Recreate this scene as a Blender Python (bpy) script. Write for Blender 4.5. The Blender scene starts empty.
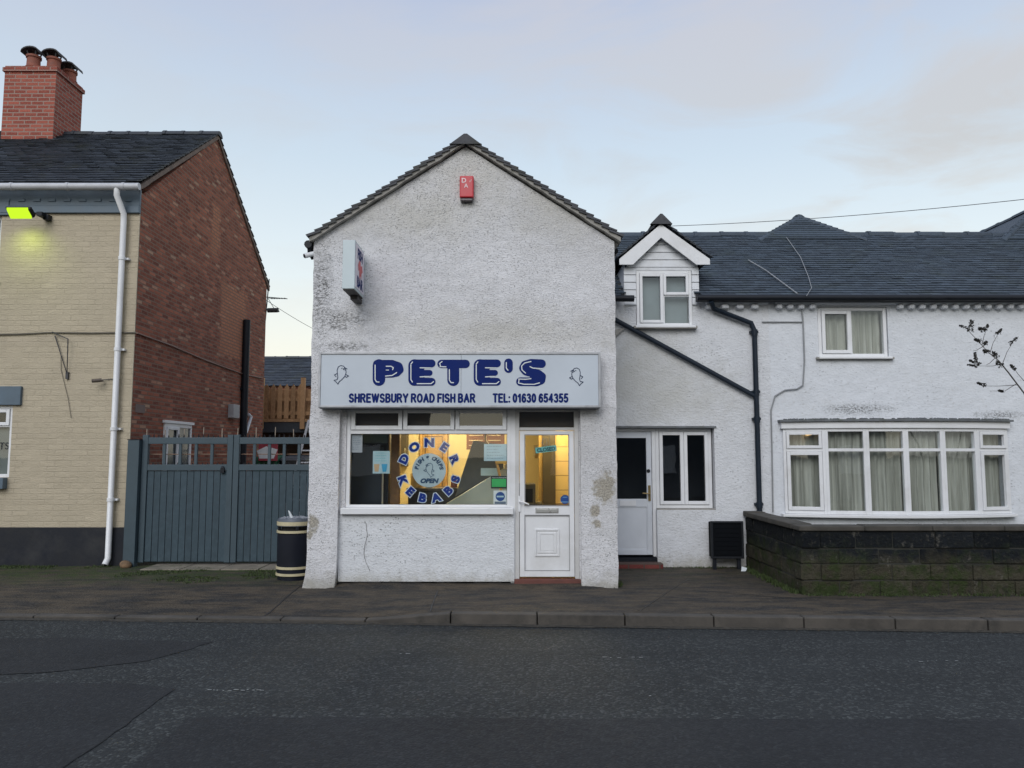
import bpy, bmesh, math, random
from mathutils import Vector, Matrix, noise
R = math.radians
random.seed(7)
sc = bpy.context.scene
COL = sc.collection
# ------------------------------------------------------------------ camera
CAMZ, F, PITCH = 1.65, 769.0, R(5.2)
cam = bpy.data.cameras.new('camera'); camo = bpy.data.objects.new('camera', cam); COL.objects.link(camo)
camo.location = (0, 0, CAMZ); camo.rotation_euler = (R(90) + PITCH, 0, 0)
cam.sensor_width = 36; cam.lens = F / 1024 * 36; cam.clip_end = 3000; cam.clip_start = .05
sc.camera = camo
# ------------------------------------------------------------------ sky, sun, exposure
SUN_EL, SUN_AZ = 34, 195
w = bpy.data.worlds.new('World'); sc.world = w; w.use_nodes = True
nt = w.node_tree; nt.nodes.clear()
def wn(t, **k):
    n = nt.nodes.new(t)
    for a, b in k.items(): setattr(n, a, b)
    return n
def wl(a, b): nt.links.new(a, b)
out = wn('ShaderNodeOutputWorld'); bg = wn('ShaderNodeBackground'); bg.inputs[1].default_value = .13
sky = wn('ShaderNodeTexSky', sky_type='NISHITA', sun_disc=False)
sky.sun_elevation = R(SUN_EL); sky.sun_rotation = R(SUN_AZ); sky.dust_density = 1.5; sky.air_density = 1.0; sky.ozone_density = 1.2
tc = wn('ShaderNodeTexCoord'); sp = wn('ShaderNodeSeparateXYZ'); wl(tc.outputs['Generated'], sp.inputs[0])
# thin cloud veil: its colour runs from warm near the horizon to pale blue grey higher up
ramp = wn('ShaderNodeValToRGB'); wl(sp.outputs[2], ramp.inputs[0])
e = ramp.color_ramp.elements
e[0].position = 0.0; e[0].color = (8.6, 7.9, 6.2, 1)
e[1].position = 1.0; e[1].color = (3.9, 5.3, 7.6, 1)
for p, c in ((.13, (8.5, 8.1, 6.6, 1)), (.22, (7.4, 7.9, 7.6, 1)), (.36, (5.8, 6.7, 7.3, 1)), (.55, (4.55, 5.0, 6.3, 1))):
    q = e.new(p); q.color = c
mp = wn('ShaderNodeMapping'); mp.inputs['Scale'].default_value = (1.2, 1, 3.6); mp.inputs['Location'].default_value = (1.7, .4, .3); wl(tc.outputs['Generated'], mp.inputs[0])
nz = wn('ShaderNodeTexNoise'); nz.inputs['Scale'].default_value = 2.6; nz.inputs['Detail'].default_value = 8; nz.inputs['Roughness'].default_value = .56
wl(mp.outputs[0], nz.inputs[0])
r2 = wn('ShaderNodeMapRange'); r2.inputs[1].default_value = .43; r2.inputs[2].default_value = .58; wl(nz.outputs[0], r2.inputs[0])
ad = wn('ShaderNodeMath', operation='MULTIPLY_ADD', use_clamp=True); wl(sp.outputs[0], ad.inputs[0]); ad.inputs[1].default_value = .8; ad.inputs[2].default_value = .52
mu = wn('ShaderNodeMath', operation='MULTIPLY'); wl(r2.outputs[0], mu.inputs[0]); wl(ad.outputs[0], mu.inputs[1]); nz.inputs['Distortion'].default_value = .6
mix1 = wn('ShaderNodeMix', data_type='RGBA'); mix1.inputs[0].default_value = .72
wl(sky.outputs[0], mix1.inputs[6]); wl(ramp.outputs[0], mix1.inputs[7])
mix2 = wn('ShaderNodeMix', data_type='RGBA'); wl(mu.outputs[0], mix2.inputs[0]); wl(mix1.outputs[2], mix2.inputs[6]); rampc = wn('ShaderNodeValToRGB'); wl(sp.outputs[2], rampc.inputs[0])
e = rampc.color_ramp.elements; e[0].position = .12; e[0].color = (6.9, 6.8, 6.2, 1); e[1].position = .62; e[1].color = (4.6, 4.6, 5.2, 1)
q = e.new(.34); q.color = (4.55, 4.7, 4.85, 1)
wl(rampc.outputs[0], mix2.inputs[7])
wl(mix2.outputs[2], bg.inputs[0]); wl(bg.outputs[0], out.inputs[0])
sl = bpy.data.lights.new('sun', 'SUN'); sl.energy = 1.5; sl.angle = R(38); sl.color = (1, .995, .985)
so = bpy.data.objects.new('sun', sl); COL.objects.link(so)
sd = Vector((math.sin(R(SUN_AZ)) * math.cos(R(SUN_EL)), math.cos(R(SUN_AZ)) * math.cos(R(SUN_EL)), math.sin(R(SUN_EL))))
so.rotation_euler = sd.to_track_quat('Z', 'Y').to_euler()
sc.view_settings.view_transform = 'Standard'; sc.view_settings.look = 'None'; sc.view_settings.gamma = 1
sc.view_settings.exposure = 0.05
# ------------------------------------------------------------------ helpers: measuring
sP, cP = math.sin(PITCH), math.cos(PITCH)
def XX(px, py, Y):
    return (px - 512) / F * Y / (cP - (384 - py) / F * sP)
def ZZ(py, Y):
    v = (384 - py) / F
    return CAMZ + Y * (sP + v * cP) / (cP - v * sP)
def YS(px, py, X):           # depth of a pixel on a plane X = const
    return X * F / (px - 512) * (cP - (384 - py) / F * sP)
def fn(x, y=0, z=0, s=1): return noise.noise(Vector((x * s, y * s, z * s)))
def sm(a, b, x):
    t = min(1, max(0, (x - a) / (b - a))); return t * t * (3 - 2 * t)
# ------------------------------------------------------------------ helpers: materials
class G:
    def __init__(s, name):
        s.m = bpy.data.materials.new(name); s.m.use_nodes = True; s.nt = s.m.node_tree; s.nt.nodes.clear()
        s.out = s.nt.nodes.new('ShaderNodeOutputMaterial')
    def n(s, t, ins=None, **k):
        n = s.nt.nodes.new('ShaderNode' + t)
        for a, b in k.items(): setattr(n, a, b)
        for a, b in (ins or {}).items():
            if isinstance(b, bpy.types.NodeSocket): s.nt.links.new(b, n.inputs[a])
            else: n.inputs[a].default_value = b
        return n
    def math(s, op, a, b=0.0, c=0.0, clamp=False):
        return s.n('Math', {0: a, 1: b, 2: c}, operation=op, use_clamp=clamp).outputs[0]
    def mix(s, f, a, b, bt='MIX'):
        c4 = lambda q: q if isinstance(q, bpy.types.NodeSocket) else (*q[:3], 1)
        return s.n('Mix', {0: f, 6: c4(a), 7: c4(b)}, data_type='RGBA', blend_type=bt).outputs[2]
    def pos(s): return s.n('NewGeometry').outputs['Position']
    def oc(s): return s.n('TexCoord').outputs['Object']
    def map(s, v, sc_=(1, 1, 1), loc=(0, 0, 0), rot=(0, 0, 0)):
        return s.n('Mapping', {0: v, 'Location': loc, 'Rotation': rot, 'Scale': sc_}).outputs[0]
    def noise(s, v, scale, det=4, rough=.55, dist=0):
        return s.n('TexNoise', {'Vector': v, 'Scale': scale, 'Detail': det, 'Roughness': rough, 'Distortion': dist}).outputs[0]
    def rng(s, x, a, b, c=0.0, d=1.0):
        return s.n('MapRange', {0: x, 1: a, 2: b, 3: c, 4: d}).outputs[0]
    def bump(s, h, st=.3, d=.01, nrm=None):
        i = {'Strength': st, 'Distance': d, 'Height': h}
        if nrm: i['Normal'] = nrm
        return s.n('Bump', i).outputs[0]
    def fin(s, col, rough=.6, nrm=None, metal=0, spec=.5, **k):
        i = {'Base Color': col if isinstance(col, bpy.types.NodeSocket) else (*col[:3], 1), 'Roughness': rough, 'Metallic': metal, 'Specular IOR Level': spec}
        if nrm: i['Normal'] = nrm
        i.update(k)
        p = s.n('BsdfPrincipled', i); s.nt.links.new(p.outputs[0], s.out.inputs[0]); return s.m
    def wallvec(s):          # (along wall, height, 0) in metres for walls facing X or Y
        g = s.n('NewGeometry'); p = s.n('SeparateXYZ', {0: g.outputs['Position']}); nn = s.n('SeparateXYZ', {0: g.outputs['True Normal']})
        f = s.math('GREATER_THAN', s.math('ABSOLUTE', nn.outputs[0]), .6)
        u = s.n('Mix', {0: f, 2: p.outputs[0], 3: p.outputs[1]}, data_type='FLOAT').outputs[0]
        return s.n('CombineXYZ', {0: u, 1: p.outputs[2], 2: 0.0}).outputs[0]
    def patches(s, lst, edge=.6, nscale=9.0):   # stains with a place and a ragged outline of their own: (x, z, rx, rz)
        P = s.pos(); p = s.n('SeparateXYZ', {0: P}); nz_ = s.noise(P, nscale, 5, .65)
        tot = None
        for (x, z, rx, rz) in lst:
            a = s.math('DIVIDE', s.math('SUBTRACT', p.outputs[0], x), rx); b = s.math('DIVIDE', s.math('SUBTRACT', p.outputs[2], z), rz)
            d = s.math('SQRT', s.math('ADD', s.math('MULTIPLY', a, a), s.math('MULTIPLY', b, b)))
            d = s.math('ADD', d, s.math('MULTIPLY', s.math('SUBTRACT', nz_, .5), 2.6))
            m = s.rng(d, 1.0 + edge / 2, 1.0 - edge / 2)
            tot = m if tot is None else s.math('MAXIMUM', tot, m)
        return tot

def plain(name, col, rough=.5, var=.12, scale=6, bump=.05, metal=0, spec=.5, dirt=None, bscale=60):
    g = G(name); o = g.oc()
    n1 = g.noise(o, scale, 6, .6)
    c = g.mix(g.rng(n1, .3, .7), [x * (1 - var) for x in col], [min(1, x * (1 + var)) for x in col])
    if dirt: c = g.mix(g.math('MULTIPLY', g.rng(g.noise(o, scale * .6, 8, .7), .5, .72), dirt[1]), c, dirt[0])
    return g.fin(c, g.rng(n1, .3, .7, rough * .85, min(1, rough * 1.15)), g.bump(g.noise(o, bscale, 3), bump, .004), metal, spec)

def tinted(name, col, rough=.6, amt=.5, moss=None, bump=.3):    # colour varied per tile / board by the 'tint' attribute
    g = G(name); o = g.oc()
    t = g.n('Attribute', attribute_name='tint').outputs['Fac']
    c = g.mix(t, [x * (1 - amt) for x in col], [x * (1 + amt) for x in col])
    n1 = g.noise(o, 14, 6, .65)
    c = g.mix(g.math('MULTIPLY', g.rng(n1, .45, .7), .35), c, [x * 1.7 + .01 for x in col])
    if moss:
        c = g.mix(g.math('MULTIPLY', g.rng(g.noise(o, 2.2, 8, .7), .52, .7), moss[1]), c, moss[0])
    return g.fin(c, rough, g.bump(g.noise(o, 70, 4), bump, .004), 0, .4)

def render_mat(name, base=(.72, .725, .73), grime=(.33, .31, .28), lo=.5, hi=.8, amt=.6, patches=(), patchcol=(.32, .29, .23), streak=(), scale=38, bst=.9, flat=(), sp=(.62, .78), wh=(.40, .66)):
    g = G(name); P = g.pos()
    rough_v = g.map(P, (1, 1, 1.35))
    n_big = g.noise(P, .9, 7, .62); n_mid = g.noise(rough_v, 6.5, 6, .6); n_fine = g.noise(rough_v, scale, 3, .55)
    pits = g.rng(g.noise(g.map(P, (1, 1, 1.5), (3, 1, 7)), scale * .9, 3, .6), .6, .72)
    c = g.mix(g.rng(n_mid, .3, .72), [x * .9 for x in base], base)
    c = g.mix(g.math('MULTIPLY', g.rng(g.math('ADD', n_big, g.math('MULTIPLY', g.math('SUBTRACT', n_fine, .5), .5)), lo, hi), amt), c, grime)
    c = g.mix(g.math('MULTIPLY', pits, g.rng(n_big, .35, .7, .08, .5)), c, [x * .75 for x in grime])
    if flat:
        c = g.mix(g.math('MULTIPLY', g.patches(flat, 1.6, 4.0), .62), c, [x * y for x, y in zip(base, (.68, .66, .58))])
    if streak:
        c = g.mix(g.math('MULTIPLY', g.patches(streak, 1.2, 14.0), g.rng(g.noise(g.map(P, (1, 1, 2.0), (2, 5, 1)), 30, 4, .7), .44, .58, .05, .85)), c, (.085, .085, .08))
    if patches:
        pm = g.math('MULTIPLY', g.patches(patches, .5, 17.0), .85); c = g.mix(pm, c, g.mix(g.rng(n_fine, .4, .62), [x * .7 for x in patchcol], [x * 1.3 for x in patchcol]))
    # splash-back dirt band along the foot of the wall
    z = g.n('SeparateXYZ', {0: P}).outputs[2]
    band = g.rng(g.math('ADD', z, g.math('MULTIPLY', g.math('SUBTRACT', g.noise(P, 7, 6, .7), .5), .5)), .22, .0)
    c = g.mix(g.math('MULTIPLY', band, .6), c, (.3, .28, .22))
    wv = g.n('VectorMath', {0: g.map(P, (1, 1, 1.5)), 1: g.n('VectorMath', {0: g.n('TexNoise', {'Vector': P, 'Scale': 22.0}).outputs['Color'], 1: (.06, .06, .06)}, operation='MULTIPLY').outputs[0]}, operation='ADD').outputs[0]
    vo = g.n('TexVoronoi', {'Vector': wv, 'Scale': scale * 1.1}); lump = vo.outputs[0]; rnd = g.n('SeparateColor', {0: vo.outputs['Color']}).outputs[0]
    spots = g.math('MULTIPLY', g.rng(lump, .42, .22), g.rng(rnd, sp[0], sp[1]))
    where = g.rng(g.math('ADD', g.noise(P, 1.5, 6, .7), g.math('MULTIPLY', g.math('SUBTRACT', n_mid, .5), .4)), wh[0], wh[1], .06, 1)
    c = g.mix(g.math('MULTIPLY', spots, g.math('MULTIPLY', where, .75)), c, (.15, .15, .15))
    h = g.math('ADD', g.math('MULTIPLY', n_fine, .8), g.math('MULTIPLY', n_mid, .5))
    h = g.math('ADD', h, g.math('MULTIPLY', lump, -.5)); h = g.math('SUBTRACT', h, g.math('MULTIPLY', spots, .7))
    return g.fin(c, .85, g.bump(h, bst, .02), 0, .25)

def brick_mat(name, c1, c2, mortar, bw=.225, bh=.075, patch=None, light=None, msz=.012, bst=.6, soot=.35):
    g = G(name); v = g.wallvec()
    wob = g.n('MixRGB' if False else 'VectorMath', {0: v, 1: g.n('VectorMath', {0: g.n('TexNoise', {'Vector': v, 'Scale': 2.5, 'Detail': 3}).outputs['Color'], 1: (.012, .012, 0)}, operation='MULTIPLY').outputs[0]}, operation='ADD').outputs[0]
    b = g.n('TexBrick', {'Vector': wob, 'Color1': (0, 0, 0, 1), 'Color2': (1, 1, 1, 1), 'Mortar': (.5, .5, .5, 1), 'Scale': 1.0, 'Mortar Size': msz, 'Mortar Smooth': .25, 'Bias': 0.0, 'Brick Width': bw, 'Row Height': bh})
    t = g.n('SeparateColor', {0: b.outputs[0]}).outputs[0]
    c = g.n('ValToRGB', {0: t}); e = c.color_ramp.elements
    e[0].color = (*c1, 1); e[1].color = (*c2, 1)
    q = e.new(.5); q.color = (*[(x + y) / 2 * .9 for x, y in zip(c1, c2)], 1)
    q = e.new(.93); q.color = (*c2, 1)
    if light: e[len(e) - 1].color = (*light, 1)
    c = c.outputs[0]
    n1 = g.noise(v, 1.3, 8, .7); n2 = g.noise(v, 40, 5, .65)
    if patch:
        c = g.mix(g.math('MULTIPLY', g.n('MapRange', {0: patch(g), 1: 0.0, 2: 1.0, 3: 0.0, 4: 1.0}).outputs[0], .75), c, (.52, .23, .13))
    c = g.mix(g.math('MULTIPLY', g.rng(n1, .45, .7), soot), c, [x * .45 for x in c1])
    c = g.mix(g.math('MULTIPLY', g.rng(n2, .50, .68), .55), c, [min(1, x * 2.6) for x in c1])
    c = g.mix(g.math('MULTIPLY', g.rng(g.noise(v, 24, 4, .7), .40, .28), .6), c, [x * .35 for x in c1])
    c = g.mix(b.outputs['Fac'], c, mortar)
    h = g.math('ADD', g.math('SUBTRACT', 1.0, b.outputs['Fac']), g.math('MULTIPLY', n2, .5))
    return g.fin(c, .9, g.bump(h, bst, .012), 0, .2)

def painted_brick(name, col, bw=.24, bh=.082, dirt=(.25, .22, .15), amt=.3, bst=.5):
    g = G(name); v = g.wallvec()
    wob = g.n('VectorMath', {0: v, 1: g.n('VectorMath', {0: g.n('TexNoise', {'Vector': v, 'Scale': 5.0, 'Detail': 4}).outputs['Color'], 1: (.03, .03, 0)}, operation='MULTIPLY').outputs[0]}, operation='ADD').outputs[0]
    b = g.n('TexBrick', {'Vector': wob, 'Color1': (0, 0, 0, 1), 'Color2': (1, 1, 1, 1), 'Mortar': (.5, .5, .5, 1), 'Scale': 1.0, 'Mortar Size': .009, 'Mortar Smooth': .6, 'Brick Width': bw, 'Row Height': bh})
    t = g.n('SeparateColor', {0: b.outputs[0]}).outputs[0]
    n1 = g.noise(v, 1.1, 8, .65); n2 = g.noise(g.map(v, (1, 3.2, 1)), 16, 5, .6)
    keep = g.rng(g.noise(v, 3.4, 4, .6), .38, .62)       # joints show in places, filled by paint in others
    c = g.mix(t, [x * .95 for x in col], [x * 1.04 for x in col])
    c = g.mix(g.math('MULTIPLY', g.rng(n1, .45, .75), amt), c, [x * .78 for x in col])
    c = g.mix(g.math('MULTIPLY', g.rng(n2, .60, .75), .5), c, dirt)
    c = g.mix(g.math('MULTIPLY', g.math('MULTIPLY', b.outputs['Fac'], keep), .12), c, [x * .6 for x in dirt])
    h = g.math('ADD', g.math('MULTIPLY', g.math('SUBTRACT', 1.0, b.outputs['Fac']), g.math('ADD', keep, .1)), g.math('MULTIPLY', n2, 1.5))
    h = g.math('ADD', h, g.math('MULTIPLY', t, .25))
    return g.fin(c, .7, g.bump(h, bst, .012), 0, .3)

def glass_mat(name, tint=(.93, .96, .95), boost=0.04):
    g = G(name)
    bf = g.n('NewGeometry').outputs['Backfacing']; f = g.math('ADD', g.n('Fresnel', {'IOR': g.rng(bf, 0.0, 1.0, 1.5, 1 / 1.5)}).outputs[0], boost)
    t = g.n('BsdfTransparent', {0: (*tint, 1)}); gl = g.n('BsdfGlossy', {'Color': (.9, .95, 1, 1), 'Roughness': .015})
    gl.inputs['Normal'].default_value = (0, 0, 0)
    nrm = g.bump(g.noise(g.oc(), 2.2, 2), .05, .02)
    g.nt.links.new(nrm, gl.inputs['Normal'])
    mx = g.n('MixShader', {0: f}); g.nt.links.new(t.outputs[0], mx.inputs[1]); g.nt.links.new(gl.outputs[0], mx.inputs[2])
    g.nt.links.new(mx.outputs[0], g.out.inputs[0]); return g.m
def emit_mat(name, col, st):
    g = G(name); e_ = g.n('Emission', {0: (*col, 1), 1: st}); g.nt.links.new(e_.outputs[0], g.out.inputs[0]); return g.m

def asphalt(name, base, chip, scale=90, chipamt=.6, moss=False, brown=None, bst=.7, wheel=False, rough=.8):
    g = G(name); P = g.pos()
    vor = g.n('TexVoronoi', {'Vector': P, 'Scale': scale}); col = g.n('SeparateColor', {0: vor.outputs['Color']}).outputs[0]
    n1 = g.noise(P, 1.1, 8, .65); n2 = g.noise(P, 22, 5, .65); n3 = g.noise(P, 160, 2)
    c = g.mix(g.rng(n1, .35, .68), [x * .8 for x in base], [x * 1.2 for x in base])
    c = g.mix(g.math('MULTIPLY', g.rng(col, .72, .98), g.math('MULTIPLY', g.rng(n2, .3, .65, .35, 1), chipamt)), c, chip)
    c = g.mix(g.math('MULTIPLY', g.rng(n3, .5, .7), .35), c, [x * .45 for x in base])
    if wheel:
        w_ = g.noise(g.map(P, (.06, 1.4, 1)), 1.6, 3)
        c = g.mix(g.math('MULTIPLY', g.rng(w_, .45, .65), .35), c, [x * .62 for x in base])
    if brown:
        st = g.noise(g.map(P, (.7, 2.0, 1)), 2.4, 9, .72)
        c = g.mix(g.math('MULTIPLY', g.rng(st, .40, .58), .85), c, brown)
        st2 = g.noise(g.map(P, (1.0, 3.2, 1), (4, 2, 0)), 3.4, 8, .75)
        c = g.mix(g.math('MULTIPLY', g.rng(st2, .5, .64), .55), c, [x * .4 for x in base])
        sp_ = g.n('TexVoronoi', {'Vector': P, 'Scale': 9.0}).outputs[0]
        c = g.mix(g.math('MULTIPLY', g.rng(sp_, .09, .05), g.rng(g.noise(P, 2.0, 3), .5, .6, 0, .7)), c, (.16, .14, .11))
    if moss:
        s = g.n('SeparateXYZ', {0: P}); x, y = s.outputs[0], s.outputs[1]
        near = g.rng(g.math('ADD', y, g.math('MULTIPLY', g.math('SUBTRACT', g.noise(P, 2.6, 6, .65), .5), 1.6)), 9.75, 10.8)
        left = g.rng(x, -2.6, -2.9)
        m = g.math('MULTIPLY', near, left)
        ex = g.math('MULTIPLY', g.rng(g.noise(P, 5, 6, .7), .38, .56), m)
        c = g.mix(g.math('MULTIPLY', ex, .85), c, g.mix(g.rng(n2, .4, .65), (.018, .03, .007), (.055, .085, .018)))
        rt = g.math('MULTIPLY', g.rng(x, 1.2, 1.6), g.rng(y, 9.6, 10.6))
        c = g.mix(g.math('MULTIPLY', g.math('MULTIPLY', rt, g.rng(g.noise(P, 4, 6, .7), .46, .62)), .6), c, (.022, .03, .012))
    h = g.math('ADD', g.math('MULTIPLY', vor.outputs[0], -.8), g.math('MULTIPLY', n2, .6))
    return g.fin(c, g.rng(n2, .3, .7, rough * .85, min(1, rough * 1.1)), g.bump(h, bst, .008), 0, .35)

# ------------------------------------------------------------------ helpers: objects
ORG = {}
def thing(name, label, cat, loc=(0, 0, 0), group=None, kind=None):
    o = bpy.data.objects.new(name, None); COL.objects.link(o); o.location = loc; o.empty_display_size = .2
    ORG[o.name] = Vector(loc); tag(o, label, cat, group, kind); return o
def tag(o, label=None, cat=None, group=None, kind=None):
    if label: o['label'] = label
    if cat: o['category'] = cat
    if group: o['group'] = group
    if kind: o['kind'] = kind
    return o
class MB:
    def __init__(s): s.v = []; s.f = []; s.t = []; s.M = None
    def add(s, vs, fs, t=.5):
        b = len(s.v)
        s.v += [(s.M @ Vector(p)) if s.M else Vector(p) for p in vs]
        s.f += [tuple(i + b for i in q) for q in fs]; s.t += [t] * len(fs)
    def box(s, x0, x1, y0, y1, z0, z1, t=.5):
        if x0 > x1: x0, x1 = x1, x0
        if y0 > y1: y0, y1 = y1, y0
        if z0 > z1: z0, z1 = z1, z0
        s.add([(x0, y0, z0), (x1, y0, z0), (x1, y1, z0), (x0, y1, z0), (x0, y0, z1), (x1, y0, z1), (x1, y1, z1), (x0, y1, z1)],
              [(0, 3, 2, 1), (4, 5, 6, 7), (0, 1, 5, 4), (1, 2, 6, 5), (2, 3, 7, 6), (3, 0, 4, 7)], t)
    def hexa(s, p, t=.5):    # 8 points: bottom loop, top loop
        s.add(p, [(0, 3, 2, 1), (4, 5, 6, 7), (0, 1, 5, 4), (1, 2, 6, 5), (2, 3, 7, 6), (3, 0, 4, 7)], t)
    def frame(s, x0, x1, z0, z1, y, wd, d, wb=None):
        wb = wb or wd
        s.box(x0, x0 + wd, y, y + d, z0, z1); s.box(x1 - wd, x1, y, y + d, z0, z1)
        s.box(x0 + wd, x1 - wd, y, y + d, z0, z0 + wb); s.box(x0 + wd, x1 - wd, y, y + d, z1 - wd, z1)
    def tube(s, pts, r, n=10, t=.5, cap=True):
        pts = [Vector(p) for p in pts]; rs = r if isinstance(r, (list, tuple)) else [r] * len(pts); vs = []
        for i, p in enumerate(pts):
            d = ((pts[i] - pts[i - 1]).normalized() if i else Vector()) + ((pts[i + 1] - pts[i]).normalized() if i < len(pts) - 1 else Vector())
            d = d.normalized() if d.length > 1e-6 else Vector((0, 0, 1))
            u = d.orthogonal().normalized() if i == 0 else (u - d * u.dot(d)).normalized()
            w_ = d.cross(u)
            for k in range(n):
                a = 2 * math.pi * k / n; vs.append(p + (u * math.cos(a) + w_ * math.sin(a)) * rs[i])
        fs = []
        for i in range(len(pts) - 1):
            for k in range(n): fs.append((i * n + k, i * n + (k + 1) % n, (i + 1) * n + (k + 1) % n, (i + 1) * n + k))
        if cap: fs += [tuple(range(n - 1, -1, -1)), tuple(range((len(pts) - 1) * n, len(pts) * n))]
        s.add(vs, fs, t)
    def prism(s, poly, y0, y1, ax='y', t=.5):   # poly in (x,z) extruded in y, or (y,z) extruded in x
        n = len(poly)
        mk = (lambda a, b, c: (a, c, b)) if ax == 'y' else ((lambda a, b, c: (c, a, b)) if ax == 'x' else (lambda a, b, c: (a, b, c)))
        vs = [mk(a, b, y0) for a, b in poly] + [mk(a, b, y1) for a, b in poly]
        fs = [tuple(range(n)), tuple(range(2 * n - 1, n - 1, -1))] + [(i, i + n, (i + 1) % n + n, (i + 1) % n) for i in range(n)]
        s.add(vs, fs, t)
    def lathe(s, prof, c, n=32, t=.5):
        vs = []; fs = []
        for (r, z) in prof:
            for k in range(n):
                a = 2 * math.pi * k / n; vs.append((c[0] + r * math.cos(a), c[1] + r * math.sin(a), c[2] + z))
        for i in range(len(prof) - 1):
            for k in range(n): fs.append((i * n + k, i * n + (k + 1) % n, (i + 1) * n + (k + 1) % n, (i + 1) * n + k))
        s.add(vs, fs, t)
    def build(s, name, mat, parent=None, bevel=0, smooth=False, label=None, cat=None, group=None, kind=None, segs=2, recalc=True):
        if parent is not None: o0 = ORG[parent.name]
        elif kind == 'structure' or not s.v: o0 = Vector((0, 0, 0))
        else:
            xs = [p[0] for p in s.v]; ys = [p[1] for p in s.v]; zs = [p[2] for p in s.v]
            o0 = Vector(((min(xs) + max(xs)) / 2, (min(ys) + max(ys)) / 2, min(zs)))
        me = bpy.data.meshes.new(name); me.from_pydata([tuple(Vector(p) - o0) for p in s.v], [], s.f)
        at = me.color_attributes.new('tint', 'FLOAT_COLOR', 'CORNER')
        vals = []
        for p in me.polygons: vals += [s.t[p.index], s.t[p.index], s.t[p.index], 1.0] * p.loop_total
        at.data.foreach_set('color', vals)
        if recalc and name != 'pane':
            bm = bmesh.new(); bm.from_mesh(me); bmesh.ops.recalc_face_normals(bm, faces=bm.faces); bm.to_mesh(me); bm.free()
        if smooth:
            me.polygons.foreach_set('use_smooth', [True] * len(me.polygons)); me.set_sharp_from_angle(angle=R(42))
        me.materials.append(mat); me.update()
        o = bpy.data.objects.new(name, me); COL.objects.link(o); ORG[o.name] = o0.copy()
        if parent is not None: o.parent = parent
        else: o.location = o0
        if bevel:
            b = o.modifiers.new('bevel', 'BEVEL'); b.width = bevel; b.segments = segs; b.limit_method = 'ANGLE'; b.angle_limit = R(40); b.harden_normals = False
        return tag(o, label, cat, group, kind)

def wall_panel(x0, x1, z0, z1, Y, thick, holes=(), clips=(), step=.07, amp=.006, ej=.0, nf=7.0, flare=None):
    """front wall in the XZ plane with openings, clipped by (point, normal) planes, with an uneven face"""
    mb = MB()
    xs = {x0, x1}; zs = {z0, z1}
    for h in holes: xs |= {h[0], h[1]}; zs |= {h[2], h[3]}
    def fill(a):
        a = sorted(a); r = []
        for p, q in zip(a, a[1:]):
            n = max(1, round((q - p) / step)); r += [p + (q - p) * i / n for i in range(n)]
        return r + [a[-1]]
    xs, zs = fill(xs), fill(zs)
    bm = bmesh.new(); V = [[bm.verts.new((x, Y, z)) for z in zs] for x in xs]
    for i in range(len(xs) - 1):
        for j in range(len(zs) - 1):
            cx, cz = (xs[i] + xs[i + 1]) / 2, (zs[j] + zs[j + 1]) / 2
            if any(h[0] < cx < h[1] and h[2] < cz < h[3] for h in holes): continue
            bm.faces.new((V[i][j], V[i + 1][j], V[i + 1][j + 1], V[i][j + 1]))
    for p, n in clips:
        bmesh.ops.bisect_plane(bm, geom=bm.verts[:] + bm.edges[:] + bm.faces[:], dist=1e-5, plane_co=p, plane_no=n, clear_outer=True)
    bmesh.ops.delete(bm, geom=[v for v in bm.verts if not v.link_faces], context='VERTS')
    for v in bm.verts:
        x, z = v.co.x, v.co.z
        v.co.y += amp * (fn(x, 0, z * 1.6, nf) + .6 * fn(x + 5, 3, z * 1.5, nf * 2.3))
        if ej:
            if abs(x - x0) < 1e-4: v.co.x += ej * (fn(0, 4, z, 3.1) + .6 * fn(0, 9, z, 9))
            if abs(x - x1) < 1e-4: v.co.x += ej * (fn(7, 4, z, 3.1) + .6 * fn(3, 9, z, 9))
        if flare: flare(v, x, z)
    r = bmesh.ops.extrude_face_region(bm, geom=bm.faces[:], use_keep_orig=True)
    for v in r['geom']:
        if isinstance(v, bmesh.types.BMVert): v.co.y = Y + thick
    bmesh.ops.recalc_face_normals(bm, faces=bm.faces)
    bm.verts.index_update()
    mb.add([v.co.copy() for v in bm.verts], [tuple(v.index for v in f.verts) for f in bm.faces]); bm.free()
    return mb

def tiles(mb, P0, U, S, width, length, tw=.17, gauge=.11, th=.014, jit=.006, keep=None, lap=.07, t0=.0):
    """plain tiles laid in courses: P0 eaves corner, U along the eaves, S up the slope (unit vectors)"""
    N = U.cross(S).normalized()
    if N.z < 0: N = -N
    rows = int(length / gauge) + 1; cols = int(width / tw) + 2
    for r in range(rows):
        s0 = r * gauge
        sag = 0
        for c in range(-1, cols):
            u0 = c * tw + (tw / 2 if r % 2 else 0); u1 = u0 + tw - .004
            u0c, u1c = max(0, u0), min(width, u1)
            if u1c - u0c < .01: continue
            s1 = min(length, s0 + gauge + lap); j = random.gauss(0, jit); k = random.gauss(0, jit * .6)
            if keep and not keep((u0c + u1c) / 2, s0 + gauge / 2): continue
            lo = N * (.012 + th + abs(k) + .012 * 0)
            hi = N * .004
            a = P0 + U * u0c + S * (s0 + j); b = P0 + U * u1c + S * (s0 + j); cc = P0 + U * u1c + S * s1; d = P0 + U * u0c + S * s1
            wv = N * (.012 * fn(u0 + P0.x, s0, P0.y, .9))
            T = N * th
            mb.hexa([a + lo - T + wv, b + lo - T + wv, cc + hi - T + wv, d + hi - T + wv, a + lo + wv, b + lo + wv, cc + hi + wv, d + hi + wv], min(1, max(0, random.gauss(.5, .22))))

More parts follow.
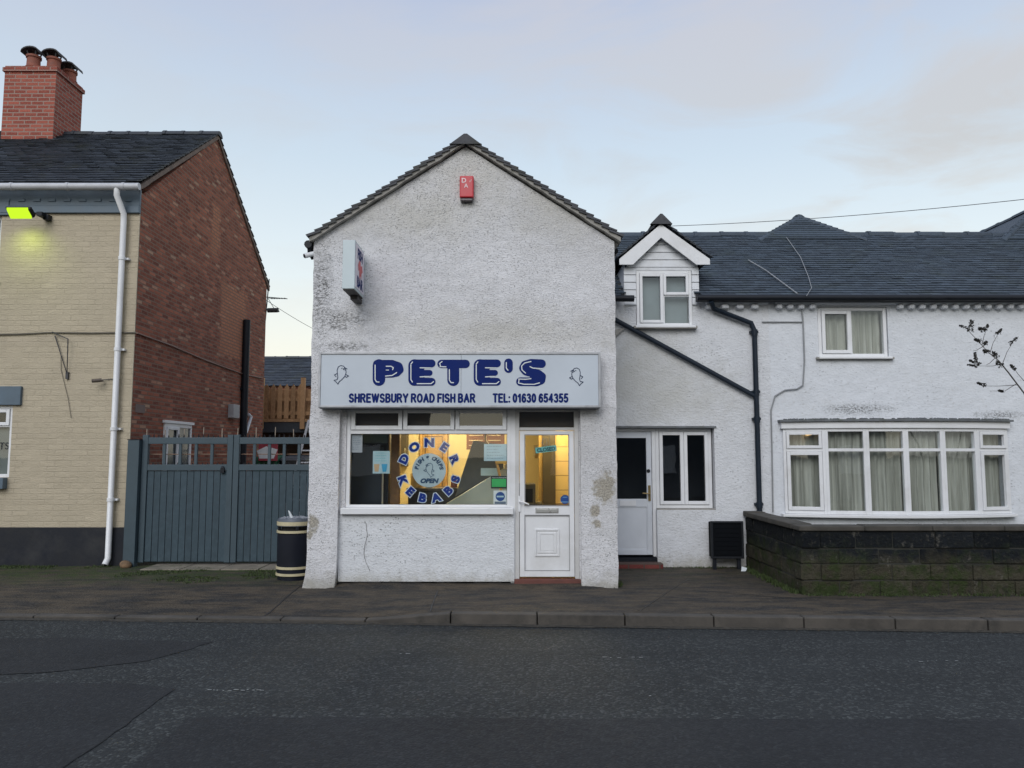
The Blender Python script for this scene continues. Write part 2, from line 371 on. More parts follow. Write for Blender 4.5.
def ridge(mb, A, B, r=.12, seg=.32, flat=.75, ang=False):
    d = (B - A); L = d.length; d.normalize(); side = d.cross(Vector((0, 0, 1))).normalized(); n = max(1, int(L / seg))
    prof = [(1, -.12), (.92, .0), (.1, 1), (-.1, 1), (-.92, .0), (-1, -.12)] if ang else [(math.cos(math.pi * a / 6), math.sin(math.pi * a / 6)) for a in range(7)]
    m = len(prof)
    for i in range(n):
        p = A + d * (L * i / n); q = A + d * (L * (i + 1) / n + .012); rr = r * random.uniform(.97, 1.04); up = random.uniform(-.006, .008); tt = random.uniform(.3, .8)
        for (P0_, P1_, k) in ((p, q, 1.0), (p - d * .006, p + d * .055, 1.13)):
            vs = []
            for base in (P0_, P1_):
                for (a, b) in prof: vs.append(base + side * (a * rr * k) + Vector((0, 0, b * rr * flat * k - .05 - (k - 1) * .03 + up)))
            fs = [(a, a + 1, a + 1 + m, a + m) for a in range(m - 1)] + [tuple(range(m - 1, -1, -1)), tuple(range(m, 2 * m))]
            mb.add(vs, fs, tt)

_dg = None
def text_geo(txt, size=1.0, off=0.0, xs=1.0, shear=0.0, space=1.0, align='CENTER'):
    cu = bpy.data.curves.new('t', 'FONT'); cu.body = txt; cu.size = size; cu.offset = off; cu.shear = shear; cu.align_x = align; cu.space_character = space
    cu.resolution_u = 3
    o = bpy.data.objects.new('t', cu); COL.objects.link(o); bpy.context.view_layer.update()
    me = bpy.data.meshes.new_from_object(o.evaluated_get(bpy.context.evaluated_depsgraph_get()))
    vs = [(v.co.x * xs, v.co.y) for v in me.vertices]; fs = [tuple(p.vertices) for p in me.polygons]
    bpy.data.objects.remove(o); bpy.data.curves.remove(cu); bpy.data.meshes.remove(me)
    return vs, fs
def put_text(mb, txt, x, z, y, size, off=0.0, xs=1.0, rot=0.0, shear=0.0, space=1.0, width=None, align='CENTER', side=False):
    vs, fs = text_geo(txt, size, off, xs, shear, space, align)
    if width:
        w0 = max(v[0] for v in vs) - min(v[0] for v in vs); k = width / w0; vs = [(a * k, b) for a, b in vs]
    c, s_ = math.cos(rot), math.sin(rot)
    if side: mb.add([(y, x + a * c - b * s_, z + a * s_ + b * c) for a, b in vs], fs)
    else: mb.add([(x + a * c - b * s_, y, z + a * s_ + b * c) for a, b in vs], fs)
_lay = [0]
def stroke(mb, pts, wd, y, n=8):     # flat ribbon with round ends in the XZ plane (a hair in front of the last one)
    for i in range(len(pts) - 1):
        _lay[0] += 1; yy = y - .00012 * (_lay[0] % 12)
        (x0, z0), (x1, z1) = pts[i], pts[i + 1]; a0 = math.atan2(z1 - z0, x1 - x0); r = wd / 2; vs = []
        for k in range(n + 1): a = a0 + math.pi / 2 + math.pi * k / n; vs.append((x0 + r * math.cos(a), yy, z0 + r * math.sin(a)))
        for k in range(n + 1): a = a0 - math.pi / 2 + math.pi * k / n; vs.append((x1 + r * math.cos(a), yy, z1 + r * math.sin(a)))
        mb.add(vs, [tuple(range(len(vs)))])
def disc(mb, x, z, y, rx, rz=None, n=40):
    rz = rz or rx; mb.add([(x + rx * math.cos(2 * math.pi * k / n), y, z + rz * math.sin(2 * math.pi * k / n)) for k in range(n)], [tuple(range(n))])
FISH = [(-.05, .48), (.12, .5), (.26, .4), (.3, .2), (.26, 0), (.2, -.2), (.22, -.36), (.4, -.42), (.24, -.52), (.14, -.62), (.08, -.46), (-.06, -.32), (-.2, -.12), (-.25, .1), (-.2, .32), (-.05, .48)]
FISH2 = [(-.28, .34), (-.14, .4), (-.05, .3), (-.2, .26)]
def fish(mb, x, z, y, h, wd, flip=1, rot=0.0):
    for pl in (FISH, FISH2, [(-.25, .0), (-.42, -.06), (-.3, -.16), (-.2, -.1)], [(.28, .0), (.42, -.1), (.3, -.2)], [(.02, .36), (.05, .33)]):
        q = []
        for a, b in pl:
            a *= flip; q.append((x + (a * math.cos(rot) - b * math.sin(rot)) * h, z + (a * math.sin(rot) + b * math.cos(rot)) * h))
        stroke(mb, q, wd, y, 4)

# ------------------------------------------------------------------ materials
m_upvc = plain('upvc', (.72, .73, .75), .35, .04, 3, .02, dirt=((.4, .38, .34), .3))
m_upvc_old = plain('old_upvc', (.55, .55, .55), .4, .06, 3, .02, dirt=((.3, .28, .25), .4))
m_glass = glass_mat('window_glass')
m_black_pl = plain('black_plastic', (.008, .010, .015), .5, .2, 8, .03, spec=.3)
m_black_paint = plain('black_masonry_paint', (.006, .008, .014), .75, .3, 3, .5, dirt=((.05, .05, .05), .4), bscale=25)
m_lead = plain('lead', (.12, .13, .14), .6, .3, 9, .2, dirt=((.05, .06, .03), .8))
m_tile = tinted('blue_clay_tiles', (.022, .028, .038), .55, .5, moss=((.05, .055, .035), .45))
m_tile2 = tinted('grey_blue_roof_tiles', (.040, .055, .074), .65, .42, moss=((.05, .066, .05), .35))
m_tile3 = tinted('concrete_tiles', (.062, .064, .072), .8, .35, moss=((.05, .055, .03), .6))
m_mortar = plain('verge_mortar', (.30, .29, .27), .9, .2, 9, .6, dirt=((.10, .10, .08), .7), bscale=40)
m_gate = tinted('slate_blue_gate_paint', (.034, .058, .075), .6, .1, bump=.1)
m_gatef = plain('gate_frame_paint', (.042, .068, .086), .55, .1, 5, .05)
m_bluegrey = plain('blue_grey_paint', (.085, .125, .165), .5, .12, 5, .1)
m_curtain = G('net_curtain')
_g = m_curtain; m_curtain = _g.fin(_g.mix(_g.rng(_g.noise(_g.map(_g.oc(), (14, 14, .6)), 1.0, 3), .3, .7), (.23, .23, .20), (.50, .50, .455)), .9, None, 0, .1)
m_dark = plain('dark_room', (.03, .034, .045), .8)  # darkness of the unlit rooms put into their wall and floor colour
m_white = plain('white_paper', (.62, .66, .68), .6, .06, 20, .0)
m_blue = plain('navy_lettering', (.003, .016, .125), .6, .05, 9, .0, spec=.15)
m_cream = painted_brick('cream_painted_brick', (.44, .382, .285))
def _patch(g):
    s = g.n('SeparateXYZ', {0: g.pos()}); y, z = s.outputs[1], s.outputs[2]; nn = g.math('MULTIPLY', g.math('SUBTRACT', g.noise(g.pos(), 5, 4), .5), .5)
    a = g.rng(g.math('ABSOLUTE', g.math('SUBTRACT', g.math('ADD', y, nn), 15.7)), .75, .65); b = g.rng(g.math('ABSOLUTE', g.math('SUBTRACT', g.math('ADD', z, nn), 4.35)), .75, .68)
    c = g.rng(g.math('ABSOLUTE', g.math('SUBTRACT', g.math('ADD', y, nn), 14.6)), .22, .15); d = g.rng(g.math('ABSOLUTE', g.math('SUBTRACT', g.math('ADD', z, nn), 6.0)), .55, .45)
    return g.math('MAXIMUM', g.math('MULTIPLY', a, b), g.math('MULTIPLY', c, d))
m_brick = brick_mat('weathered_red_brick', (.175, .064, .045), (.43, .155, .095), (.24, .155, .115), .205, .066, patch=_patch, light=(.46, .32, .22), soot=.3, bst=.8)
m_brick_ch = brick_mat('chimney_brick', (.21, .060, .045), (.34, .105, .075), (.30, .21, .18), soot=.1)
m_clay = plain('terracotta', (.22, .075, .05), .8, .25, 9, .2)
m_wood = tinted('fence_timber', (.44, .26, .13), .8, .3)
m_steel = plain('stainless', (.55, .57, .56), .3, .08, 5, .02, metal=.7)

# ------------------------------------------------------------------ ground, road, pavement
def kerbY(x): return 8.12 - .058 * max(-16, min(16, x))
def zed(x): return -.078 * (1 - min(1, max(0, (x + 1.53) / .892)))
def zpav(x, y):
    if -2.3 < x < 1.2 and y > 9.5: return .045 * sm(9.58, 9.8, y) * sm(-2.3, -2.1, x) * (1 - sm(1.0, 1.2, x)) + .006 * fn(x, y, 0, 1.7)
    t = sm(0, 1.5, y - kerbY(x)); return zed(x) * (1 - t) + .006 * fn(x, y, 0, 1.7)
KW = .13
m_ground = plain('ground_soil', (.06, .06, .035), .95, .3, .5, .3)
g_ = MB(); g_.add([(-500, -500, -.17), (500, -500, -.17), (500, 900, -.17), (-500, 900, -.17)], [(0, 1, 2, 3)]); g_.build('ground', m_ground, kind='structure')
m_road = asphalt('road_surface', (.0235, .0265, .0275), (.125, .135, .130), 54, .75, wheel=True, bst=1.1)
rd = MB()
xs = [-90, -60, -30] + [-14 + i * .5 for i in range(57)] + [30, 60, 90]
rows = 28
for i, x in enumerate(xs):
    for j in range(rows + 1):
        y = .9 + (kerbY(x) + .01 - .9) * j / rows; rd.v.append(Vector((x, y, -.1 + .012 * math.sin(math.pi * j / rows) * 2 + .004 * fn(x, y, 0, .8) - .012 * (abs(j / rows - .5) * 2) ** 2)))
for i in range(len(xs) - 1):
    for j in range(rows): a = i * (rows + 1) + j; rd.f.append((a, a + rows + 1, a + rows + 2, a + 1)); rd.t.append(.5)
rd.build('road', m_road, kind='structure', smooth=True)
def zroad(x, y):
    t = (y - .9) / (kerbY(x) + .01 - .9); return -.1 + .024 * math.sin(math.pi * t) - .012 * (abs(t - .5) * 2) ** 2 + .004 * fn(x, y, 0, .8)
m_patch = asphalt('smooth_patch', (.0175, .019, .021), (.055, .06, .062), 60, .6, bst=.5, rough=.8)
m_seam = plain('tar_seam', (.016, .017, .019), .5, .2, 12, .1)
def groundpt(px, py, z=-.085):
    v = (384 - py) / F; k = (z - CAMZ) / (sP + v * cP); return ((px - 512) / F * k, (cP - v * sP) * k)
def patch_sheet(name, poly_px, lift=.005, mat=m_patch, jag=.03):
    pts = [groundpt(*p) for p in poly_px]; dense = []
    for i in range(len(pts)):
        a, b = Vector(pts[i]), Vector(pts[(i + 1) % len(pts)]); n = max(2, int((b - a).length / .12))
        for k in range(n): q = a.lerp(b, k / n); dense.append((q.x + jag * fn(q.x, q.y, 1, 6), q.y + jag * fn(q.x, q.y, 5, 6)))
    bm = bmesh.new(); vs = [bm.verts.new((x, y, 0)) for x, y in dense]; bm.faces.new(vs)
    for ax, lo, hi in ((0, -12, 12), (1, 1, 8)):
        c = lo
        while c < hi:
            no = (1, 0, 0) if ax == 0 else (0, 1, 0); co = (c, 0, 0) if ax == 0 else (0, c, 0)
            bmesh.ops.bisect_plane(bm, geom=bm.verts[:] + bm.edges[:] + bm.faces[:], plane_co=co, plane_no=no); c += .25
    for v in bm.verts: v.co.z = zroad(v.co.x, v.co.y) + lift
    bmesh.ops.recalc_face_normals(bm, faces=bm.faces)
    if sum(f.normal.z for f in bm.faces) < 0: bmesh.ops.reverse_faces(bm, faces=bm.faces)
    bm.verts.index_update(); mb = MB(); mb.add([v.co.copy() for v in bm.verts], [tuple(v.index for v in f.verts) for f in bm.faces]); bm.free()
    mb.build(name, mat, kind='structure', recalc=False)
patch_sheet('road_patch', [(190, 719), (1300, 722), (1300, 900), (-60, 900), (110, 790)])
patch_sheet('road_patch', [(-260, 684), (130, 684), (175, 690), (105, 742), (20, 800), (-500, 800)])
patch_sheet('road_patch', [(-300, 640), (60, 637), (212, 641), (150, 660), (60, 672), (-300, 690)], .0045)
# worn remains of road paint
m_wpaint = plain('worn_road_paint', (.30, .31, .30), .8, .3, 40, .1)
pm = MB()
for (a, b, yy, n) in ((206, 264, 692, 12), (598, 645, 657.5, 5), (905, 965, 661, 6), (395, 412, 653, 2), (648, 655, 698, 1)):
    for k in range(n):
        px = a + (b - a) * (k + random.random() * .6) / n; x, y = groundpt(px, yy + random.uniform(-.7, .7)); l_ = random.uniform(.012, .045); zz_ = zroad(x, y) + .006
        pm.add([(x, y, zz_), (x + l_, y + random.uniform(-.004, .004), zz_), (x + l_ * .9, y + .012, zz_), (x + .005, y + .014, zz_)], [(0, 1, 2, 3)])
pm.build('road_marking', m_wpaint, kind='structure', recalc=False)
m_pav = asphalt('pavement_tarmac', (.026, .025, .024), (.10, .09, .078), 48, .55, moss=True, brown=(.092, .071, .048), bst=1.2)
pv = MB()
xs = [-60, -30, -15] + [-9 + i * .1 for i in range(181)] + [15, 30, 60]; rows = 60
for x in xs:
    for j in range(rows + 1):
        y = kerbY(x) + KW + (12.2 - kerbY(x) - KW) * (j / rows) ** 1.15; pv.v.append(Vector((x, y, zpav(x, y))))
for i in range(len(xs) - 1):
    for j in range(rows): a = i * (rows + 1) + j; pv.f.append((a, a + rows + 1, a + rows + 2, a + 1)); pv.t.append(.5)
pv.build('pavement', m_pav, kind='structure', smooth=True)
m_kerb = plain('concrete_kerb', (.072, .064, .055), .85, .35, 4, .5, dirt=((.024, .023, .021), .9), bscale=70)
kb = MB()
x = -1.53 - .897 * 65 - .003
while x < 60:
    x1 = x + .890; j = random.uniform(-.004, .004)
    pts = []
    for z_ in (-.16, None):
        for (xx, off) in ((x + .005, 0), (x1, 0), (x1, KW), (x + .005, KW)):
            pts.append((xx, kerbY(xx) + off + j, -.16 if z_ else zed(xx) + .004 + j * .5))
    kb.hexa(pts); x += .897
kb.build('kerb', m_kerb, kind='structure', bevel=.010)
jn = MB()
def pj(pts, w_=.012):
    P0 = [groundpt(a, b, 0) for a, b in pts]; dense = []
    for (x0, y0), (x1, y1) in zip(P0, P0[1:]):
        for k in range(14): f = k / 14; dense.append((x0 + (x1 - x0) * f + .008 * fn(x0 + f, y0, 0, 9), y0 + (y1 - y0) * f + .01 * fn(x0, y0 + f, 3, 9)))
    for (x0, y0), (x1, y1) in zip(dense, dense[1:]):
        jn.add([(x0 - w_ / 2, y0 - w_ * .3, zpav(x0, y0) + .005), (x1 - w_ / 2, y1 - w_ * .3, zpav(x1, y1) + .005), (x1 + w_ / 2, y1 + w_ * .3, zpav(x1, y1) + .005), (x0 + w_ / 2, y0 + w_ * .3, zpav(x0, y0) + .005)], [(0, 1, 2, 3)])
pj([(262, 611), (292, 592), (304, 584)]); pj([(20, 600), (120, 598), (262, 601)]); pj([(640, 611), (668, 592), (690, 578)]); pj([(690, 590), (790, 598), (1010, 601)]); pj([(430, 610), (438, 590)])
jn.build('pavement_joint', m_seam, kind='structure', recalc=False)
g2 = MB()                                       # grit line in the channel
m_grit = plain('gutter_grit', (.045, .04, .032), .95, .5, 20, .5)
for i in range(240):
    xa = -9 + i * .075; xb = xa + .075; wa = .05 + .05 * abs(fn(xa, 0, 0, 2.1)); wb = .05 + .05 * abs(fn(xb, 0, 0, 2.1))
    g2.add([(xa, kerbY(xa) - wa, -.1065), (xb, kerbY(xb) - wb, -.1065), (xb, kerbY(xb) + .002, -.098), (xa, kerbY(xa) + .002, -.098)], [(0, 1, 2, 3)])
g2.build('gutter_channel', m_grit, kind='structure', recalc=False)
yd = MB(); yd.add([(-14, 12.19, -.004), (20, 12.19, -.004), (20, 40, -.004), (-14, 40, -.004)], [(0, 1, 2, 3)]); yd.build('yard', plain('yard_concrete', (.16, .15, .13), .9, .2, 1.5, .3), kind='structure')
op = MB(); op.box(-60, 60, -4.2, .9, -.2, -.0); op.build('far_pavement', m_pav, kind='structure')
# concrete apron in front of the gate
ap = MB(); xa = -5.3
while xa < -2.9:
    w_ = random.uniform(.5, .75); ap.box(xa, min(xa + w_, -2.9), 11.15, 11.75, -.05, .012 + random.uniform(0, .006)); xa += w_ + .01
ap.build('gate_threshold', plain('worn_slab', (.20, .175, .14), .9, .25, 4, .4, dirt=((.05, .06, .02), .6)), kind='structure', bevel=.01)

# ------------------------------------------------------------------ THE SHOP
YF = 9.69
SX0, SX1, SPX, SZE, SZP = -2.545, 1.315, -.60, 4.375, 5.63
OX0, OX1 = XX(338, 500, YF), XX(581, 500, YF)         # shopfront opening
OZ1 = ZZ(408, YF)
p1 = [(XX(605, 488, YF), ZZ(488, YF), .13, .17), (XX(595, 510, YF), ZZ(510, YF), .055, .09), (XX(597, 524, YF), ZZ(524, YF), .06, .05), (XX(313, 525, YF), ZZ(523, YF), .06, .10), (XX(310, 533, YF), ZZ(535, YF), .04, .05)]
st1 = [(XX(338, 318, YF), ZZ(318, YF), .32, .10), (XX(334, 325, YF), ZZ(326, YF), .2, .05), (XX(342, 346, YF), ZZ(347, YF), .30, .05), (XX(322, 290, YF), ZZ(290, YF), .10, .5)]
m_shop = render_mat('shop_roughcast', (.72, .72, .745), (.37, .365, .36), .36, .8, .55, p1, (.33, .30, .24), st1, 42, .62, sp=(.40, .66), wh=(.38, .62),
                    flat=[(-.1, ZZ(335, YF), 1.1, .26), (.6, ZZ(200, YF), .5, .4), (-1.2, ZZ(215, YF), .7, .3), (-.5, 5.2, .5, .4)])
shop = thing('fish_and_chip_shop', 'small gabled white roughcast chip shop with a wide white shopfront and glazed door', 'shop', (SPX, YF, 0))
slopeL = Vector((-(SZP - SZE), 0, SPX - SX0)).normalized(); slopeR = Vector((SZP - SZE, 0, SX1 - SPX)).normalized()
def flare(v, x, z):
    if z < .45 and x < OX0: v.co.x -= .05 * (1 - z / .45) ** 2 * (1 if x < SX0 + .1 else .5); v.co.y -= .01 * (1 - z / .45)
    if z < .25: v.co.y += .02 * fn(x, 2, z, 6)
wp = wall_panel(SX0, SX1, -.03, SZP, YF, .28, [(OX0, OX1, -.03, OZ1)], [(Vector((SPX, 0, SZP)), slopeL), (Vector((SPX, 0, SZP)), slopeR)], .05, .009, .012, 6, flare)
wp.build('wall', m_shop, shop, smooth=True)
YI = YF + .11
IZT = ZZ(515, YI)
WX0, WX1, DX0, DX1 = XX(346, 470, YI), XX(511, 470, YI), XX(515, 500, YI), XX(579, 500, YI)
inf = wall_panel(OX0 + .0, DX0 - .01, .066, IZT, YI - .03, .2, step=.05, amp=.006, nf=6)
inf.build('stall_riser', render_mat('riser_render', (.68, .70, .73), (.4, .39, .37), .55, .95, .35, scale=30, bst=.5), shop, smooth=True)
ck = MB(); pts = []
for k in range(22):
    f = k / 21; z = ZZ(521 + 50 * f, YI - .03); pts.append((XX(364.5 + 2.2 * math.sin(f * 7) + 4.5 * f * f, 545, YI - .03) + .012 * fn(f * 9, 1, 0), YI - .037, z))
ck.tube(pts, .0028, 4); ck.build('crack', plain('crack_dark', (.16, .155, .15), .95), shop)
# rubble showing under the riser
rb = MB()
xa = OX0
while xa < DX0 - .02:
    w_ = random.uniform(.08, .3); rb.box(xa, min(DX0 - .02, xa + w_ - .004), YI - .02 + random.uniform(-.02, .02), YI + .1, -.04, .062 - random.uniform(.0, .02)); xa += w_
rb.build('footing', plain('dark_footing', (.03, .028, .026), .95, .5, 20, .5), shop, bevel=.008)
# reveals beside the frame
rv = MB(); rv.box(OX0 - .004, WX0, YI - .02, YI + .12, IZT, OZ1 + .08); rv.build('reveal', m_shop, shop)
rv = MB(); rv.box(DX1, OX1 + .004, YI - .02, YI + .12, -.02, OZ1 + .08); rv.build('reveal', m_shop, shop)
# shop window
dark_z0, IZ_ = .0, 2.42
zt, zb = ZZ(410, YI), ZZ(507.5, YI); ztr0, ztr1 = ZZ(434, YI), ZZ(429.5, YI)
fw = MB()
fw.box(WX0, WX0 + .05, YI, YI + .07, zb, zt + .06); fw.box(WX1 - .05, WX1, YI, YI + .07, zb, zt + .06)
fw.box(WX0 + .05, WX1 - .05, YI, YI + .07, zt, zt + .06); fw.box(WX0 + .05, WX1 - .05, YI, YI + .07, ztr0, ztr1); fw.box(WX0 + .05, WX1 - .05, YI, YI + .07, zb, zb + .035)
shw = fw.build('shop_window', m_upvc, shop, bevel=.006)
gx0, gx1 = WX0 + .05, WX1 - .05
sash = MB()
for i in range(3):
    a = gx0 + (gx1 - gx0) * i / 3; b = gx0 + (gx1 - gx0) * (i + 1) / 3
    sash.frame(a + .006, b - .006, ztr1 - .004, zt + .012, YI - .022, .052, .05)
sash.build('sash', m_upvc, shw, bevel=.006)
gl = MB()
for i in range(3):
    a = gx0 + (gx1 - gx0) * i / 3; b = gx0 + (gx1 - gx0) * (i + 1) / 3
    gl.add([(a + .05, YI + .01, ztr1 + .03), (b - .05, YI + .01, ztr1 + .03), (b - .05, YI + .01, zt), (a + .05, YI + .01, zt)], [(0, 1, 2, 3)])
gl.add([(gx0, YI + .03, zb + .03), (gx1, YI + .03, zb + .03), (gx1, YI + .03, ztr0 + .002), (gx0, YI + .03, ztr0 + .002)], [(0, 1, 2, 3)])
gl.build('pane', m_glass, shw)
q = MB(); q.box(WX1 - .002, DX0 + .002, YI + .004, YI + .12, dark_z0, zt + .06); q.build('mullion', m_upvc, shop)
q = MB(); q.box(OX0 - .1, OX1 + .1, YI + .14, YI + .20, ztr1 - .01, IZ_ - .004); q.build('transom_backing', plain('brown_backing', (.055, .04, .032), .5, .2, 3), shop)  # dark board added behind the transoms to hide the lit ceiling
gsk = MB(); gsk.frame(gx0 - .001, gx1 + .001, zb + .034, ztr0 + .001, YI + .022, .006, .006)
gsk.build('gasket', m_black_pl, shw)
sil = MB(); sil.box(WX0 - .04, WX1 + .03, YI - .10, YI + .1, ZZ(514.5, YI - .1), zb); sil.build('sill', m_upvc, shw, bevel=.008)
# shop door
dzt, dzb = zt + .03, ZZ(579, YI)
df = MB(); df.box(DX0, DX0 + .055, YI, YI + .08, dzb, dzt); df.box(DX1 - .055, DX1, YI, YI + .08, dzb, dzt); df.box(DX0 + .055, DX1 - .055, YI, YI + .08, dzt - .05, dzt)
trz = ZZ(429, YI); df.box(DX0 + .055, DX1 - .055, YI, YI + .08, trz - .02, trz + .02)
dfo = df.build('door_frame', m_upvc_old, shop, bevel=.006)
dp = MB(); dp.add([(DX0 + .055, YI + .03, trz + .02), (DX1 - .055, YI + .03, trz + .02), (DX1 - .055, YI + .03, dzt - .05), (DX0 + .055, YI + .03, dzt - .05)], [(0, 1, 2, 3)]); dp.build('pane', m_glass, dfo)
lx0, lx1 = DX0 + .06, DX1 - .06; lt, lb = trz - .024, ZZ(577, YI)
gz1, gz0 = ZZ(434.5, YI), ZZ(506, YI); pz1, pz0 = ZZ(515, YI), ZZ(571, YI)
dl = MB(); dw = .062
dl.box(lx0, lx0 + dw, YI + .012, YI + .07, lb, lt); dl.box(lx1 - dw, lx1, YI + .012, YI + .07, lb, lt)
for a, b in ((gz1, lt), (pz1, gz0), (lb, pz0)): dl.box(lx0 + dw, lx1 - dw, YI + .012, YI + .07, a, b)
dl.box(lx0 + dw, lx1 - dw, YI + .030, YI + .06, pz0, pz1)
cx, cz = (lx0 + lx1) / 2, (pz0 + pz1) / 2
dl.frame(cx - .155, cx + .155, cz - .17, cz + .17, YI + .016, .022, .015); dl.frame(cx - .115, cx + .115, cz - .13, cz + .13, YI + .020, .028, .012); dl.box(cx - .085, cx + .085, YI + .024, YI + .031, cz - .10, cz + .10)
door = dl.build('door', m_upvc, shop, bevel=.007)
q = MB(); q.add([(lx0 + dw, YI + .035, gz0), (lx1 - dw, YI + .035, gz0), (lx1 - dw, YI + .035, gz1), (lx0 + dw, YI + .035, gz1)], [(0, 1, 2, 3)]); q.build('pane', m_glass, door)
q = MB(); q.frame(lx0 + dw - .003, lx1 - dw + .003, gz0 - .002, gz1 + .002, YI + .008, .012, .006); q.frame(lx0 + dw - .003, lx1 - dw + .003, pz0, pz1, YI + .009, .008, .006); q.build('beading', plain('grey_bead', (.25, .25, .26), .5), door)
q = MB(); lz = ZZ(510.5, YI); q.box(cx - .145, cx + .145, YI + .002, YI + .012, lz - .032, lz + .032); q.box(cx - .13, cx + .13, YI - .004, YI + .002, lz - .022, lz + .020); q.build('letterbox', plain('letterbox_grey', (.5, .5, .48), .3, metal=.5), door, bevel=.003)
q = MB(); hx, hz = XX(519.5, 503, YI), ZZ(503, YI); q.box(hx - .016, hx + .016, YI - .004, YI + .012, hz - .11, hz + .09); q.tube([(hx, YI + .0, hz + .02), (hx, YI - .045, hz + .02), (hx + .03, YI - .05, hz + .018), (hx + .12, YI - .045, hz - .015)], .010, 8); q.build('handle', m_upvc, door, bevel=.002, smooth=True)
q = MB(); q.box(DX0 - .01, DX1 + .02, YI - .03, YI + .12, -.03, dzb); q.build('threshold', plain('red_quarry_tile', (.13, .045, .035), .7, .25, 9, .2), shop, bevel=.008)
# shop shell: side, back walls, inner faces, floor, ceiling
m_yel = plain('yellow_emulsion', (.80, .69, .40), .7, .06, 2, .03)
m_in = plain('white_ceiling', (.62, .55, .40), .8)
YB = 17.5
q = MB(); q.box(SX0 + .02, SX0 + .26, YF + .27, YB, -.02, SZE - .05); q.box(SX1 - .26, SX1 - .02, YF + .27, YB, -.02, SZE - .05)
q.build('side_wall', m_shop, shop)
q = MB(); q.prism([(SX0 + .02, -.02), (SX1 - .02, -.02), (SX1 - .02, SZE - .1), (SPX, SZP - .15), (SX0 + .02, SZE - .1)], YB, YB + .25); q.build('rear_wall', m_shop, shop)
IX0, IX1, IY0, IY1, IZ = SX0 + .265, SX1 - .265, YF + .29, 13.0, 2.42
q = MB(); q.box(IX0, IX0 + .02, IY0, IY1, .0, IZ); q.box(IX1 - .02, IX1, IY0, IY1, .0, IZ); q.box(IX0, IX1, IY1, IY1 + .05, .0, IZ); q.build('inner_wall', m_yel, shop)
q = MB(); q.box(IX0, IX1, IY0 - .14, IY1, IZ, IZ + .05); q.build('ceiling', m_in, shop)
q = MB(); q.box(IX0, IX1, IY0, IY1, -.03, .01); q.build('floor', plain('brown_floor', (.13, .08, .05), .5), shop)
# roof
rt = MB(); ov = .07; YR0, YR1 = YF - .10, YB + .3
for sx in (-1, 1):
    e0 = Vector((SPX + sx * ((SX1 - SX0) / 2 + .075), YR0, 0)); top = Vector((SPX, YR0, SZP + .085)); run = abs(e0.x - SPX)
    e0.z = top.z - run * (SZP - SZE) / (SX1 - SPX); S = (top - e0); L = S.length; S.normalize()
    tiles(rt, e0, Vector((0, 1, 0)), S, YR1 - YR0, L, .17, .115, .030, .006, lap=.07)
roof = rt.build('roof', m_tile3, shop)
rg = MB(); ridge(rg, Vector((SPX, YR0 - .01, SZP + .06)), Vector((SPX, YR1, SZP + .06)), .17, .42, .62, ang=True); rg.build('ridge_tiles', m_tile3, roof)
vg = MB()
for sx in (-1, 1):
    for i in range(30):
        a, b = i / 30, (i + 1) / 30; w_ = (SX1 - SX0) / 2 + .06; k = (SZP - SZE) / (SX1 - SPX)
        xa, xb = SPX + sx * w_ * a, SPX + sx * w_ * b; za, zb_ = SZP + .088 - abs(xa - SPX) * k, SZP + .088 - abs(xb - SPX) * k
        d1, d2 = .062 + .018 * fn(xa, 1, za, 7), .062 + .018 * fn(xb, 1, zb_, 7)
        vg.hexa([(xa, YR0 + .025, za - d1), (xb, YR0 + .025, zb_ - d2), (xb, YF + .1, zb_ - d2), (xa, YF + .1, za - d1), (xa, YR0 + .025, za - .005), (xb, YR0 + .025, zb_ - .005), (xb, YF + .1, zb_ - .005), (xa, YF + .1, za - .005)])
vg.build('verge', m_mortar, roof)
sf = MB(); sf.prism([(SX0 - .06, SZE - .03), (SX0 + .22, SZE - .03), (SX0 + .22, SZE + .13), (SX0 - .06, SZE - .01)], YF + .05, YR1 - .1)
sf.prism([(SX1 + .06, SZE - .03), (SX1 - .22, SZE - .03), (SX1 - .22, SZE + .13), (SX1 + .06, SZE - .01)], YF + .05, YR1 - .1); sf.build('soffit', m_mortar, roof)
gt = MB(); gt.tube([(SX1 + .05, YF + .30, SZE - .045), (SX1 + .05, YB, SZE - .045)], .045, 10); gt.build('gutter', m_black_pl, shop, smooth=True)
gt = MB(); gt.tube([(SX0 - .07, YF - .04, SZE - .045), (SX0 - .07, YB, SZE - .045)], .05, 10)
gt.tube([(SX0 - .07, YF + .05, SZE - .06), (SX0 - .065, YF + .05, SZE - .13), (SX0 - .03, YF + .1, SZE - .2)], .032)
gt.build('gutter', m_black_pl, shop, smooth=True)

# fascia sign
YG = 9.50
gx0_, gx1_ = XX(318.2, 380, YG), XX(600.8, 380, YG); gz0_, gz1_ = ZZ(407.5, YG), ZZ(352, YG)
sign = thing('fascia_sign', 'long pale shop sign reading PETE\'S above the shopfront', 'sign', ((gx0_ + gx1_) / 2, YG, gz0_))
m_sign = plain('pale_sign_panel', (.50, .55, .61), .35, .05, 1.2, .01)
q = MB(); xm = XX(461, 380, YG); q.box(gx0_ + .03, xm - .002, YG + .012, YG + .05, gz0_ + .03, gz1_ - .03); q.box(xm + .002, gx1_ - .03, YG + .012, YG + .05, gz0_ + .03, gz1_ - .03); q.build('sign_panel', m_sign, sign)
q = MB(); q.frame(gx0_, gx1_, gz0_, gz1_, YG, .028, .20); q.box(gx0_ + .03, gx1_ - .03, YG + .06, YG + .2, gz0_ + .03, gz1_ - .03); q.build('sign_frame', plain('sign_trim', (.42, .43, .45), .4, metal=.3, dirt=((.12, .12, .12), .5)), sign, bevel=.004)
